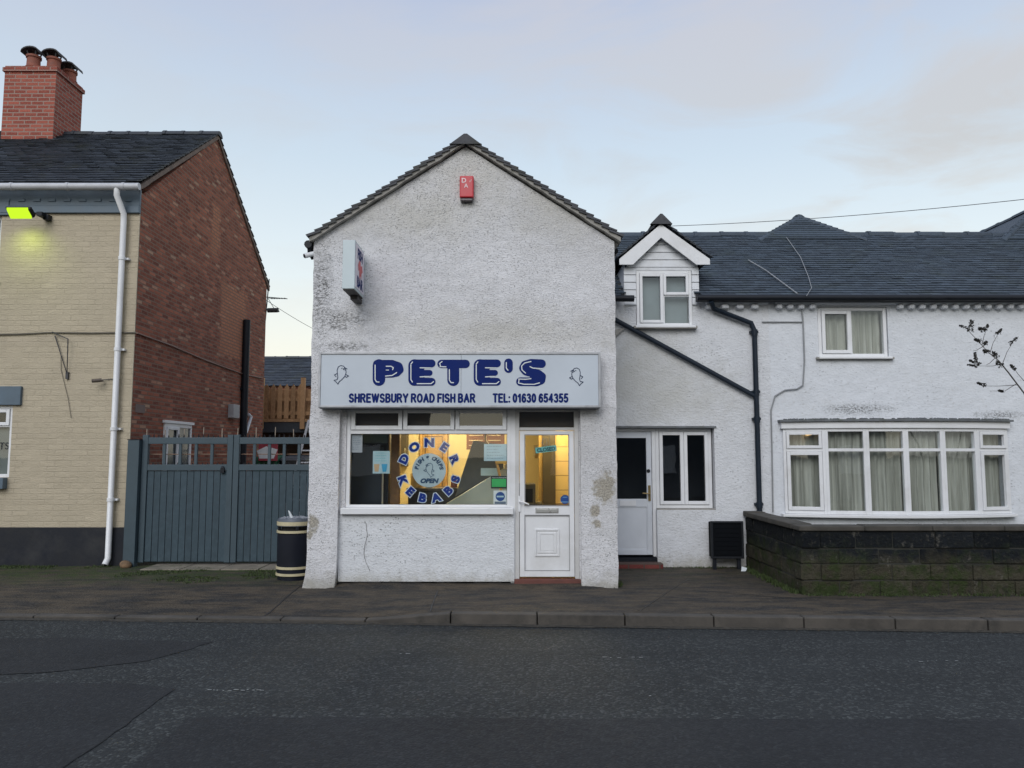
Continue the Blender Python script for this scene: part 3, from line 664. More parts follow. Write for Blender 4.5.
q = MB(); q.box(gx0_ + .02, gx1_ - .02, YG + .01, YF + .1, gz0_ - .012, gz0_ - .002); q.build('underside_shade', plain('under_sign_shade', (.05, .055, .065), .5), sign)  # dark board standing in for the shade under the sign
yl = YG + .0095
def SG(pts): return [(XX(a, b, YG), ZZ(b, YG)) for a, b in pts]
u = (YG / F)
def LETTER(fat, thin):
    big = MB()
    for pts, wd in fat: stroke(big, SG(pts), wd * u, yl, 10)
    o = big.build('letter', m_blue, sign, recalc=False)
    for pts in thin:
        wd = 1.0
        if isinstance(pts, tuple): pts, wd = pts
        hl = MB(); stroke(hl, SG(pts), wd * u, yl - .003, 4); hl.build('letter_highlight', m_white, o, recalc=False)
# letters as fat rounded strokes (measured on the sign's own plane)
LETTER([([(378.8, 365.3), (378.8, 379.6)], 12.6), ([(377, 364), (392, 364)], 8.5), ([(392, 364.5), (398, 366.5), (399, 369.5), (396.5, 372), (392, 373)], 9.2), ([(380, 368.5), (397, 368.5)], 8), ([(380, 373.6), (392, 373.6)], 8)],
       [[(375, 365), (375, 379.5), (376.5, 381.8), (379, 382)], [(386, 366.2), (391, 366.2), (393.2, 367.6), (392.6, 369.6)], ([(386, 370), (388.5, 370)], .8), [(385.5, 376), (392, 375.4), (396.5, 372.6)]])
def EE(dx):
    LETTER([([(414.5 + dx, 365.3), (414.5 + dx, 379.6)], 12.6), ([(414 + dx, 363.3), (431.5 + dx, 363.3)], 8), ([(414 + dx, 372.8), (429.5 + dx, 372.8)], 6), ([(414 + dx, 381.7), (431.5 + dx, 381.7)], 8), ([(414 + dx, 368), (421 + dx, 368)], 7), ([(414 + dx, 377.5), (421 + dx, 377.5)], 7)],
           [[(410.8 + dx, 365), (410.8 + dx, 379.5), (412.3 + dx, 382)], [(410.8 + dx, 364), (412.5 + dx, 361.8)], [(420 + dx, 367.7), (430.5 + dx, 367.9)], [(420 + dx, 376.8), (429 + dx, 376.4)], [(417 + dx, 383.6), (431 + dx, 383.6), (433.5 + dx, 381.5)]])
EE(0)
LETTER([([(441.5, 363.8), (465.5, 363.8)], 8.6), ([(453.2, 367), (453.2, 380)], 12)], [[(440.5, 366), (439.5, 363.5), (442, 361.4)], [(449.3, 369.5), (449.3, 380), (451, 382.5), (453.5, 382.6)], [(440, 366.6), (446, 366.8)]])
EE(65.4)
LETTER([([(508.5, 362.6), (508.5, 368.6)], 8.6)], [[(506.3, 362.5), (506.3, 368), (508, 370.2)]])
LETTER([([(541.5, 363.6), (531, 363.2), (525, 365), (523.5, 368), (526, 371), (532, 372.6), (538, 373.8), (541.6, 376.5), (541, 380), (536.5, 381.8), (520.5, 381.6)], 8.8), ([(528, 367), (534, 371)], 6), ([(532, 375), (540, 377)], 6)],
       [[(531, 361.4), (524.5, 363), (521.6, 366), (522, 369.8), (525.5, 373)], [(530, 366.6), (533, 368), (542, 368.6)], [(519, 380), (518.5, 383), (524, 384.2), (534, 384.3), (539.5, 382.8)], [(518.5, 379.0), (526, 379.2), (531, 378.6)]])
q = MB(); zt2 = ZZ(402.6, YG); th_ = .098 / .72
def ar(cx, cy, rx, ry, a0, a1, n=7): return [(cx + rx * math.cos(R(a0 + (a1 - a0) * i / n)), cy + ry * math.sin(R(a0 + (a1 - a0) * i / n))) for i in range(n + 1)]
S_ = ar(.27, .745, .25, .255, 25, 180) + ar(.27, .745, .25, .245, 180, 262, 4)[1:] + ar(.28, .255, .27, .245, 82, -90, 8)[1:] + ar(.28, .255, .27, .255, -90, -155, 4)[1:]
GL = {'S': (.56, [S_]), 'H': (.56, [[(0, 0), (0, 1)], [(.56, 0), (.56, 1)], [(0, .53), (.56, .53)]]),
      'R': (.6, [[(0, 0), (0, 1), (.34, 1)] + ar(.34, .76, .22, .24, 90, -90) + [(0, .52)], [(.3, .5), (.6, 0)]]),
      'E': (.5, [[(.5, 0), (0, 0), (0, 1), (.5, 1)], [(0, .53), (.45, .53)]]), 'W': (.95, [[(0, 1), (.24, 0), (.475, 1), (.71, 0), (.95, 1)]]),
      'B': (.56, [[(0, 0), (0, 1), (.3, 1)] + ar(.3, .77, .21, .23, 90, -90) + [(0, .54)], [(.3, .54)] + ar(.3, .27, .26, .27, 90, -90) + [(0, 0)]]),
      'U': (.56, [[(0, 1), (0, .3)] + ar(.28, .3, .28, .3, 180, 360) + [(.56, 1)]]), 'Y': (.62, [[(0, 1), (.31, .48), (.62, 1)], [(.31, .48), (.31, 0)]]),
      'O': (.66, [ar(.33, .5, .33, .5, 0, 360, 18)]), 'A': (.64, [[(0, 0), (.32, 1), (.64, 0)], [(.13, .34), (.51, .34)]]),
      'D': (.58, [[(0, 0), (0, 1), (.22, 1)] + ar(.22, .5, .36, .5, 90, -90, 10) + [(0, 0)]]), 'F': (.46, [[(0, 0), (0, 1), (.48, 1)], [(0, .52), (.42, .52)]]),
      'I': (.0, [[(0, 0), (0, 1)]]), 'T': (.56, [[(0, 1), (.56, 1)], [(.28, 1), (.28, 0)]]), 'L': (.46, [[(0, 1), (0, 0), (.46, 0)]]), ':': (.0, [[(0, .02), (0, .04)], [(0, .60), (0, .62)]]),
      '0': (.46, [ar(.23, .5, .23, .5, 0, 360, 16)]), '1': (.3, [[(.0, .72), (.24, .98), (.24, 0)]]), '6': (.46, [ar(.26, .5, .25, .5, 50, 180, 7) + ar(.235, .3, .23, .3, 180, 540, 14)]),
      '3': (.46, [ar(.22, .76, .21, .24, 150, -80, 8) + ar(.22, .27, .24, .27, 85, -150, 9)]), '5': (.46, [[(.44, 1), (.08, 1), (.03, .5)] + ar(.21, .32, .25, .31, 120, -145, 9)]), '4': (.5, [[(.36, 0), (.36, 1), (0, .3), (.5, .3)]])}
def stroke_text(mb, txt, x0, x1, z0, h, wd):
    gap = .34; W0 = sum((.33 if ch == ' ' else GL[ch][0] + gap) for ch in txt) - gap; kx = (x1 - x0 - wd) / W0; x = x0 + wd / 2
    for ch in txt:
        if ch == ' ': x += .33 * kx; continue
        for pl in GL[ch][1]: stroke(mb, [(x + a * kx, z0 + wd / 2 + b * (h - wd)) for a, b in pl], wd, yl, 4)
        x += (GL[ch][0] + gap) * kx
zt2 = ZZ(402.8, YG); hh_ = ZZ(393.2, YG) - zt2
stroke_text(q, 'SHREWSBURY ROAD FISH BAR', XX(348.5, 398, YG), XX(475.5, 398, YG), zt2, hh_, .0245); q.build('sign_text', m_blue, sign, recalc=False)
q = MB(); stroke_text(q, 'TEL: 01630 654355', XX(492.5, 398, YG), XX(568.5, 398, YG), zt2, hh_, .0245); q.build('telephone_number', m_blue, sign, recalc=False)
m_fink = plain('fish_ink', (.02, .035, .08), .6, spec=.2)
q = MB(); fish(q, XX(341.5, 374, YG), ZZ(374, YG), yl, .21, .009, -1, -.12); q.build('fish_drawing', m_fink, sign, recalc=False)
q = MB(); fish(q, XX(576, 377, YG), ZZ(376, YG), yl, .20, .009, 1, .12); q.build('fish_drawing', m_fink, sign, recalc=False)

# projecting sign
q0 = thing('projecting_sign', 'small pale box sign with a red fish sticking out from the gable on the left', 'sign', (-1.95, 9.4, 3.63))
bx0, bx1, by0, by1 = -2.035, -1.885, 9.06, 9.62; bz0, bz1 = 3.62, 4.215
q = MB(); q.box(bx0, bx1, by0, by1, bz0, bz1); q.build('sign_case', plain('sign_case_paint', (.50, .58, .61), .4, .06, 2), q0, bevel=.006)
q = MB(); q.box(bx1, bx1 + .006, by0 + .03, by1 - .03, bz0 + .03, bz1 - .03); q.build('sign_face', plain('sign_face', (.66, .62, .70), .3, .05), q0)
q = MB(); q.box(bx0 + .01, bx1 - .01, by0 + .01, by1, bz0 - .012, bz0); q.box(bx0 + .03, bx1 - .03, by1 - .22, by1 + .06, bz0 - .06, bz0 - .012); q.build('mounting_bracket', plain('rusty_dark', (.05, .045, .045), .7, .4), q0)
q = MB(); put_text(q, 'FISH', (by0 + by1) / 2, 4.03, bx1 + .008, .17, .008, 1.0, side=True); q.build('upper_text', m_blue, q0, recalc=False)
q = MB(); put_text(q, 'BAR', (by0 + by1) / 2, 3.68, bx1 + .008, .18, .008, 1.05, side=True); q.build('lower_text', m_blue, q0, recalc=False)
q = MB(); yc, zc = (by0 + by1) / 2, 3.92
q.add([(bx1 + .008, yc + a * .26, zc + b * .24) for a, b in ((-.5, .1), (-.3, .35), (0, .5), (.15, .2), (.45, .3), (.6, .0), (.35, -.15), (.3, -.5), (.1, -.3), (-.15, -.55), (-.2, -.1), (-.4, -.15))], [tuple(range(12))]); q.build('fish_emblem', plain('red_emblem', (.55, .06, .07), .4), q0, recalc=False)

# alarm box
ax0, ax1, az0, az1 = XX(460, 190, YF), XX(474, 190, YF), ZZ(203, YF), ZZ(178, YF)
al = thing('alarm_box', 'red burglar alarm box high on the gable', 'alarm', ((ax0 + ax1) / 2, YF, az0))
q = MB(); q.box(ax0, ax1, YF - .09, YF - .005, az0 + .045, az1); q.build('casing', plain('alarm_red', (.50, .035, .05), .4, .08), al, bevel=.018, segs=3)
q = MB(); q.box(ax0 + .01, ax1 - .01, YF - .08, YF - .005, az0, az0 + .04); q.build('strobe', plain('strobe', (.04, .03, .035), .2), al, bevel=.01)
q = MB(); put_text(q, 'D', XX(464.3, 184, YF), ZZ(185, YF) - .0, YF - .0925, .085, .002); put_text(q, 'd', XX(470.3, 184, YF), ZZ(184.6, YF), YF - .0925, .06, -.001, shear=.3); put_text(q, 'A', XX(466.5, 190, YF), ZZ(190, YF), YF - .0925, .075, .001); q.build('lettering', plain('pink_white', (.75, .6, .62), .5), al, recalc=False)

# cctv at the eaves
def cctv(x, y, z, label, d=Vector((-.8, -.5, -.35)), s=1.0, mat=m_upvc):
    t = thing('security_camera', label, 'camera', (x, y, z)); d = d.normalized(); c = Vector((x, y, z))
    q = MB(); q.tube([c - d * .07 * s, c + d * .07 * s], .032 * s, 12); q.build('camera_body', mat, t, smooth=True)
    q = MB(); q.tube([c + d * .0701 * s, c + d * .078 * s], .026 * s, 12); q.build('lens', m_black_pl, t)
    q = MB(); q.tube([c - d * .04 * s, c + Vector((.03, .05, .0)) * s, c + Vector((.06, .09, .0)) * s], .012 * s, 8); q.build('bracket', mat, t)
cctv(SX0 - .055, YF + .0, 4.20, 'small white security camera under the left eaves of the chip shop')

# stickers and papers in the shop window, seen through the glass
YW = YI + .042
def paper(name, a, b, c, d, label, cat, mat, y=YW, extra=None, rot=0):
    x0, x1, z1, z0 = XX(a, b, y), XX(c, b, y), ZZ(b, y), ZZ(d, y)
    t = thing(name, label, cat, ((x0 + x1) / 2, y, z0)); q = MB(); q.box(x0, x1, y, y + .003, z0, z1); q.build('sheet', mat, t)
    if extra: extra(t, x0, x1, z0, z1, y - .0015)
    return t
def lines(n, mt, x0f=.12, x1f=.88, z0f=.15, z1f=.85, th=.004):
    def f(t, x0, x1, z0, z1, y):
        q = MB()
        for i in range(n):
            zz = z1 - (z1 - z0) * (1 - z1f + (z1f - z0f) * i / max(1, n - 1)); xa = x0 + (x1 - x0) * x0f; xb = x0 + (x1 - x0) * (x1f - random.random() * .3)
            while xa < xb: w_ = random.uniform(.008, .03); q.add([(xa, y, zz), (min(xb, xa + w_), y, zz), (min(xb, xa + w_), y, zz + th), (xa, y, zz + th)], [(0, 1, 2, 3)]); xa += w_ + .007
        q.build('print', mt, t, recalc=False)
    return f
m_ink = plain('ink', (.12, .16, .22), .6); m_teal = plain('teal_print', (.10, .42, .45), .5); m_navyd = plain('sticker_blue', (.01, .06, .24), .4)
m_paleb = plain('pale_blue_paper', (.36, .50, .55), .5)
paper('notice', 351.5, 434.5, 362.5, 452.5, 'white notice in the top left corner of the shop window', 'notice', plain('grey_paper', (.36, .38, .42), .6), extra=lines(8, m_ink))
def cups(t, x0, x1, z0, z1, y):
    w_, h_ = x1 - x0, z1 - z0
    for fx, mt in ((.22, plain('kraft_cup', (.50, .33, .18), .6)), (.68, plain('blue_cup', (.04, .30, .50), .5))):
        q = MB(); q.add([(x0 + w_ * (fx - .1), y, z0 + h_ * .08), (x0 + w_ * (fx + .12), y, z0 + h_ * .08), (x0 + w_ * (fx + .18), y, z0 + h_ * .42), (x0 + w_ * (fx - .16), y, z0 + h_ * .42)], [(0, 1, 2, 3)]); q.build('printed_cup', mt, t, recalc=False)
    q = MB(); lines(4, m_teal, .15, .85, .55, .9, .006)(t, x0, x1, z0, z1, y)
paper('poster', 373, 451, 390, 473.5, 'pale poster of two drink cups in the shop window', 'poster', m_paleb, extra=cups)
paper('notice', 484, 444, 508, 461, 'pale sheet of handwriting at the right of the shop window', 'notice', plain('bluish_paper', (.42, .56, .62), .5), extra=lines(5, m_ink))
def green(t, x0, x1, z0, z1, y):
    q = MB(); q.add([(x0 + .01, y, z0 + .02), (x1 - .03, y, z0 + .02), (x1 - .03, y, z1 - .035), (x0 + .01, y, z1 - .035)], [(0, 1, 2, 3)]); q.build('green_band', plain('hygiene_green', (.03, .40, .10), .5), t, recalc=False)
    q = MB(); put_text(q, 'FOOD HYGIENE RATING', (x0 + x1) / 2, z1 - .028, y, .02, 0, width=(x1 - x0) * .85); q.build('print', m_white, t, recalc=False)
paper('rating_sticker', 491, 476, 508.5, 488.5, 'black and green rating sticker at the window\'s right edge', 'sticker', m_black_pl, extra=green)
def bdisc(t, x0, x1, z0, z1, y):
    q = MB(); disc(q, (x0 + x1) / 2, z0 + (z1 - z0) * .6, y, (x1 - x0) * .34); q.build('blue_disc', m_navyd, t, recalc=False)
    q = MB(); cx_, cz_ = (x0 + x1) / 2, z0 + (z1 - z0) * .6; q.add([(cx_ - .045, y - .001, cz_ - .01), (cx_ + .045, y - .001, cz_ - .01), (cx_ + .045, y - .001, cz_ + .01), (cx_ - .045, y - .001, cz_ + .01)], [(0, 1, 2, 3)]); q.build('white_bar', m_paleb, t, recalc=False)
    q = MB(); q.add([(x0 + .015, y, z0 + .02), (x1 - .015, y, z0 + .02), (x1 - .015, y, z0 + .05), (x0 + .015, y, z0 + .05)], [(0, 1, 2, 3)]); q.build('print', m_ink, t, recalc=False)
paper('sticker', 493.5, 490.5, 507, 505.5, 'white sticker with a blue disc in the bottom right corner of the window', 'sticker', m_white, extra=bdisc)
# door sticker and hanging sign
yd_ = YI + .028
t = thing('round_sticker', 'round dark blue sticker low on the door glass', 'sticker', (XX(565, 500, yd_), yd_, ZZ(504, yd_)))
q = MB(); disc(q, XX(565, 500, yd_), ZZ(499.5, yd_), yd_, .058); q.build('disc', m_navyd, t, recalc=False)
q = MB(); put_text(q, '★' if False else '....', XX(565, 500, yd_), ZZ(497.5, yd_), yd_ - .002, .07, .001); stroke(q, [(XX(561, 500, yd_), ZZ(502, yd_)), (XX(569, 500, yd_), ZZ(502, yd_))], .008, yd_ - .002); q.build('print', plain('sticker_print', (.2, .4, .65), .5), t, recalc=False)
t = thing('closed_sign', 'small tilted CLOSED sign hanging in the shop door', 'sign', (XX(546, 450, YW), YW, ZZ(454, YW)))
q = MB(); cxx, czz, rr = XX(546, 450, YW), ZZ(449.3, YW), R(7)
q.M = Matrix.Translation((cxx, YW, czz)) @ Matrix.Rotation(-rr, 4, 'Y'); q.box(-.135, .135, 0, .004, -.036, .036); q.build('sign_board', plain('closed_teal', (.18, .52, .50), .5), t)
q = MB(); put_text(q, 'CLOSED', cxx + .003, czz - .024, YW - .002, .066, .003, rot=rr, width=None, xs=.95); q.build('lettering', plain('closed_ink', (.01, .05, .07), .5), t, recalc=False)
q = MB(); q.tube([(cxx - .05, YW, czz + .03), (cxx - .04, YW, czz + .17), (cxx + .04, YW, czz + .17), (cxx + .05, YW, czz + .04)], .003, 5); fish(q, cxx - .02, czz + .09, YW, .1, .005); q.build('hook', m_ink, t, recalc=False)
# ring of letters
rc = (XX(429, 470.6, YW), ZZ(470.3, YW)); rad = 27.6 * YW / F
t = thing('window_lettering', 'ring of blue DONER KEBABS letters round a pale disc on the shop window', 'window sign', (rc[0], YW, rc[1] - .45))
q = MB(); disc(q, rc[0], rc[1], YW, 16.8 * YW / F); q.build('disc', plain('disc_pale', (.40, .49, .53), .5), t, recalc=False)
m_outl = plain('outline_white', (.55, .62, .72), .5, spec=.2); m_winl = plain('window_letter_blue', (.006, .03, .22), .5, spec=.2)
def arc(txt, r, a_mid, da, size, top=True, mbs=None, shear=0.0, each=None):
    n = len(txt)
    for i, ch in enumerate(txt):
        if ch == ' ': continue
        a = a_mid + (-(i - (n - 1) / 2) * da if top else (i - (n - 1) / 2) * da)
        rot = a - math.pi / 2 if top else a + math.pi / 2
        ux, uz = -math.sin(rot), math.cos(rot); h = size * .36
        x = rc[0] + r * math.cos(a) - ux * h; z = rc[1] + r * math.sin(a) - uz * h
        if each:
            b1, b2 = MB(), MB(); put_text(b1, ch, x, z, YW - .0015, size, .018, 1.15, rot); put_text(b2, ch, x, z, YW - .004, size, .0085, 1.15, rot)
            lo_ = b2.build('letter', m_winl, t, recalc=False); b1.build('letter_outline', m_outl, lo_, recalc=False)
        else:
            for mb_, off, yy in mbs: put_text(mb_, ch, x, z, yy, size, off, 1.15, rot, shear)
arc('DONER', rad, R(90), R(33), .140, True, each=True)
arc('KEBABS', rad, R(271), R(28.3), .138, False, each=True)
q = MB(); arc('FISH & CHIPS', 12.6 * YW / F, R(90), R(14.5), .066, True, [(q, .0035, YW - .003)], .1)
put_text(q, 'OPEN', rc[0], rc[1] - .158, YW - .003, .075, .005, 1.15, 0, .25); fish(q, rc[0], rc[1] + .01, YW - .003, .16, .006); q.build('disc_print', plain('disc_ink', (.01, .05, .12), .5), t, recalc=False)

# ------------------------------------------------------------------ inside the shop
def bulb(x, y, z, e, col=(1, .80, .45), r=.12):
    l = bpy.data.lights.new('shop_lamp', 'POINT'); l.energy = e; l.color = col; l.shadow_soft_size = r; o = bpy.data.objects.new('shop_lamp', l); COL.objects.link(o); o.location = (x, y, z); return o
m_lampg = emit_mat('lamp_glow', (1, .78, .38), 4.0)
def strip(x, y, label, grp=None):
    t = thing('ceiling_light', label, 'light', (x, y, IZ - .09), grp); q = MB(); q.box(x - .5, x + .5, y - .05, y + .05, IZ - .03, IZ - .002); q.build('fitting', m_in, t)
    q = MB(); q.tube([(x - .48, y, IZ - .055), (x + .48, y, IZ - .055)], .022, 10); q.build('tube', m_lampg, t)
strip(-1.2, 11.9, 'ceiling strip light over the counter inside the shop'); strip(.6, 11.6, 'ceiling strip light inside the shop behind the door')
lo1 = bulb(-1.2, 11.9, IZ - .18, 62); lo2 = bulb(.6, 11.3, IZ - .18, 42)
t = thing('drinks_fridge', 'tall dark drinks fridge behind the left of the shop window', 'fridge', (-1.95, 10.75, 0))
m_fr = plain('fridge_navy', (.012, .022, .04), .4)
q = MB(); q.box(-2.29, -1.67, 10.45, 11.05, .05, 2.0); q.build('cabinet', m_fr, t, bevel=.01)
q = MB(); q.frame(-2.27, -1.69, .35, 1.78, 10.42, .04, .025); q.build('door_frame', m_black_pl, t)
q = MB(); q.box(-2.27, -1.69, 10.43, 10.446, 1.8, 1.97); q.build('header', plain('fridge_header', (.05, .09, .12), .3), t)
q = MB(); q.tube([(-1.735, 10.39, .8), (-1.735, 10.39, 1.5)], .012, 8); q.build('handle', m_steel, t)
t = thing('wooden_post', 'brown timber post beside the drinks fridge inside the shop', 'post', (-1.6, 10.55, 0))
q = MB(); q.box(-1.645, -1.53, 10.5, 10.62, .01, IZ - .002); q.build('post', plain('brown_wood', (.16, .085, .035), .5, .3, 8), t)
q = MB(); q.box(-1.655, -1.52, 10.49, 10.63, .01, .12); q.build('plinth', plain('brown_wood_dark', (.10, .05, .02), .5), t)
t = thing('inner_door', 'brown wooden door in the yellow back wall of the shop', 'door', (-1.25, 12.97, 0))
q = MB(); q.box(-1.50, -1.12, 12.94, 12.985, .01, 2.05); q.build('leaf', plain('orange_wood', (.40, .24, .07), .5, .25, 4), t, bevel=.004)
q = MB(); q.frame(-1.54, -1.08, .01, 2.10, 12.90, .04, .08); q.build('architrave', plain('pale_wood', (.50, .30, .10), .5), t)
q = MB(); q.frame(-1.46, -1.16, 1.1, 1.95, 12.93, .012, .012); q.frame(-1.46, -1.16, .2, 1.0, 12.93, .012, .012); q.build('panel_moulding', plain('dk_wood', (.12, .06, .03), .5), t)
t = thing('counter', 'dark shop counter in front of the yellow back wall', 'counter', (-1.2, 11.4, 0))
q = MB(); q.box(-1.50, -.70, 11.2, 11.7, .01, 1.12); q.build('counter_base', plain('counter_dark', (.02, .02, .025), .4), t)
q = MB(); q.box(-1.52, -.68, 11.17, 11.73, 1.12, 1.16); q.build('countertop', plain('counter_top', (.06, .05, .045), .3), t, bevel=.004)
t = thing('frying_range', 'stainless frying range with a sloping front behind the window', 'fryer', (-.4, 11.0, 0))
q = MB(); q.prism([(-.98, .01), (.02, .01), (.02, 1.45), (-.12, 1.45), (-.98, .92)], 10.45, 11.6); q.build('body', plain('range_panel', (.33, .38, .36), .45, .1, 3, metal=.2), t, bevel=.01)
q = MB()
q.prism([(-.80, 1.05), (-.12, 1.40), (-.14, 1.78), (-.55, 1.84), (-.66, 1.5)], 10.9, 11.5)
q.build('hood', plain('range_hood', (.10, .11, .12), .4, metal=.3), t, bevel=.01)
q = MB(); q.box(-.42, -.18, 10.425, 10.447, 1.36, 1.46); q.build('panel_label', m_paleb, t)
t = thing('menu_board', 'brown menu board high inside the shop', 'menu board', (-.4, 12.2, 1.7))
q = MB(); q.box(-.72, -.12, 12.2, 12.24, 1.72, 2.3); q.build('board', plain('menu_brown', (.16, .07, .04), .5), t)
q = MB()
for i in range(6): q.box(-.68, -.46, 12.195, 12.199, 1.78 + i * .08, 1.79 + i * .08); q.box(-.38, -.18, 12.195, 12.199, 1.78 + i * .08, 1.79 + i * .08)
q.build('menu_lines', m_in, t)
t = thing('bag_stand', 'tan paper bags hanging on a curved stand behind the window', 'bag stand', (-.12, 10.3, 0))
q = MB(); q.tube([(-.33, 10.32, 2.0), (-.36, 10.32, 1.85), (-.30, 10.32, 1.72), (-.22, 10.32, 1.6), (-.15, 10.32, 1.3), (-.13, 10.32, .02)], .018, 8); q.build('stand', plain('brass_tube', (.45, .27, .10), .4), t, smooth=True)
q = MB(); q.box(-.22, -.04, 10.28, 10.36, 1.52, 1.70); q.build('bags', plain('tan_bags', (.75, .48, .14), .7), t, bevel=.02)
t = thing('wall_cupboard', 'small dark cupboard on the yellow wall behind the counter', 'cupboard', (-1.78, 12.8, 1.4))
q = MB(); q.box(-1.90, -1.74, 12.75, 12.99, 1.45, 1.98); q.build('carcass', plain('cupboard_dark', (.06, .05, .035), .5), t, bevel=.005)
q = MB(); q.tube([(-1.765, 12.73, 1.6), (-1.765, 12.73, 1.75)], .008, 6); q.build('handle', m_steel, t)
def jar(x, y, z, h, r, col, lid, lab):
    t = thing('jar', lab, 'jar', (x, y, z), 'jars on the shop counter'); q = MB(); q.lathe([(0, 0), (r, .005), (r, h * .75), (r * .7, h * .85), (r * .7, h * .9)], (x, y, z), 20); q.build('glass_body', plain('jar_body', col, .25), t, smooth=True)
    q = MB(); q.lathe([(r * .78, h * .88), (r * .78, h), (0, h)], (x, y, z), 20); q.build('lid', plain('jar_lid', lid, .4), t)
jar(-1.40, 11.35, 1.16, .26, .085, (.62, .42, .16), (.5, .5, .5), 'amber jar with a grey lid at the left end of the dark counter')
jar(-1.20, 11.35, 1.16, .20, .06, (.55, .50, .40), (.45, .05, .04), 'pale jar with a red lid in the middle of the dark counter')
jar(-.85, 11.35, 1.16, .17, .05, (.30, .08, .04), (.05, .05, .05), 'brown jar with a black lid at the right end of the dark counter')
t = thing('takeaway_boxes', 'stack of white takeaway boxes on top of the frying range', 'boxes', (-.05, 11.0, 1.45))
for k in range(4): q = MB(); q.box(-.11 + .004 * k, .0 + .004 * k, 10.7, 10.95, 1.452 + k * .055, 1.502 + k * .055); q.build('box', m_in, t, bevel=.006)
# seen through the door
t = thing('partition_post', 'dark brown partition post seen through the shop door', 'post', (.5, 11.6, 0))
q = MB(); q.box(.47, .66, 11.75, 11.95, .01, IZ - .002); q.build('post', plain('post_brown', (.07, .055, .03), .5), t)
q = MB(); q.box(.41, .47, 11.8, 11.93, .01, IZ - .002); q.build('edging', plain('post_edge', (.42, .27, .08), .5), t)
t = thing('tiled_screen', 'cream tiled screen wall to the right inside the door', 'wall', (.85, 11.9, 0))
gm = G('cream_wall_tiles'); v_ = gm.wallvec(); b_ = gm.n('TexBrick', {'Vector': v_, 'Color1': (.62, .46, .20, 1), 'Color2': (.68, .52, .24, 1), 'Mortar': (.25, .18, .09, 1), 'Scale': 1.0, 'Mortar Size': .006, 'Brick Width': .45, 'Row Height': .22}, offset=0)
q = MB(); q.box(.66, 1.05, 11.88, 11.95, .01, IZ - .002); q.build('tiles', gm.fin(b_.outputs[0], .35), t)
q = MB(); q.box(.62, 1.06, 11.84, 11.95, .01, .9); q.build('dado', plain('dado_brown', (.22, .15, .07), .5), t)
t = thing('drinks_machine', 'dark catering machine low behind the shop door glass', 'machine', (.2, 11.2, 0))
q = MB(); q.box(.06, .34, 11.2, 11.6, .01, 1.22); q.build('body', plain('machine_grey', (.08, .075, .065), .45), t, bevel=.01)
q = MB(); q.box(.345, .44, 11.25, 11.55, .01, .95); q.build('side_unit', plain('machine_grey2', (.12, .10, .06), .45), t, bevel=.01)
q = MB(); q.box(.09, .30, 11.19, 11.199, .95, 1.15); q.build('panel', m_black_pl, t)
t = thing('wall_phone', 'cream wall telephone on the yellow wall inside the shop', 'telephone', (.25, 12.98, 1.5))
q = MB(); q.box(.36, .45, 12.93, 12.995, 1.60, 1.80); q.build('body', m_in, t, bevel=.01)
q = MB(); q.box(.38, .43, 12.905, 12.93, 1.58, 1.75); q.build('handset', plain('cream_plastic', (.45, .33, .14), .4), t, bevel=.01)

# ------------------------------------------------------------------ COTTAGES on the right
YC = 11.43
CXA, CXM, CXE = 1.05, 3.86, 11.5
CZE = ZZ(301, YC)
RY, RZ = 14.0, 5.72
def pxz(px, py, Y=YC): return XX(px, py, Y), ZZ(py, Y)
stC = [(XX(858, 415, YC), ZZ(412, YC) + .04, .42, .07), (XX(1000, 418, YC), ZZ(415, YC), .3, .05)]
m_cotA = render_mat('cottage_render', (.655, .67, .70), (.38, .37, .34), .5, .9, .4, scale=24, bst=.5, wh=(.48, .72), flat=[(1.75, 2.75, .75, .6), (2.2, 2.55, .7, .42), (1.5, 2.5, .3, .3)])
m_cotB = render_mat('cottage_render_right', (.665, .69, .73), (.40, .38, .34), .55, .95, .35, streak=stC, scale=20, bst=.35, wh=(.50, .75))
cotA = thing('cottage', 'white cottage with a gabled dormer and a half glazed door, joined to the chip shop', 'house', (2.3, YC, 0))
cotB = thing('cottage', 'white cottage with a bow window and brick eaves behind the garden wall', 'house', (6, YC, 0))
# openings
d0, dz1 = XX(600, 430, YC), ZZ(428, YC); d1 = XX(715, 470, YC); wzb = ZZ(510, YC)
dmid = XX(656.5, 480, YC)
du0, duz1 = XX(636, 300, YC), ZZ(271, YC); du1, duz0 = XX(692, 300, YC), ZZ(327, YC)
holesA = [(d0, dmid, .0, dz1), (dmid, d1, wzb, dz1), (du0, du1, duz0, CZE + .02)]
wall_panel(CXA, CXM, -.02, CZE, YC, .3, holesA, step=.07, amp=.008, nf=5).build('wall', m_cotA, cotA, smooth=True)
u0, u1, uz1, uz0 = XX(818, 330, YC), XX(888, 330, YC), ZZ(306.5, YC), ZZ(357.5, YC)
BX0, BX1 = XX(783, 470, YC), XX(1010, 470, YC - .05); BZ0, BZ1 = ZZ(514, YC - .15), ZZ(421, YC - .2)
wall_panel(CXM, CXE, -.02, CZE, YC + .002, .3, [(u0, u1, uz0, uz1), (BX0 + .05, BX1 - .05, BZ0 + .02, BZ1 - .1)], step=.08, amp=.008, nf=4).build('wall', m_cotB, cotB, smooth=True)
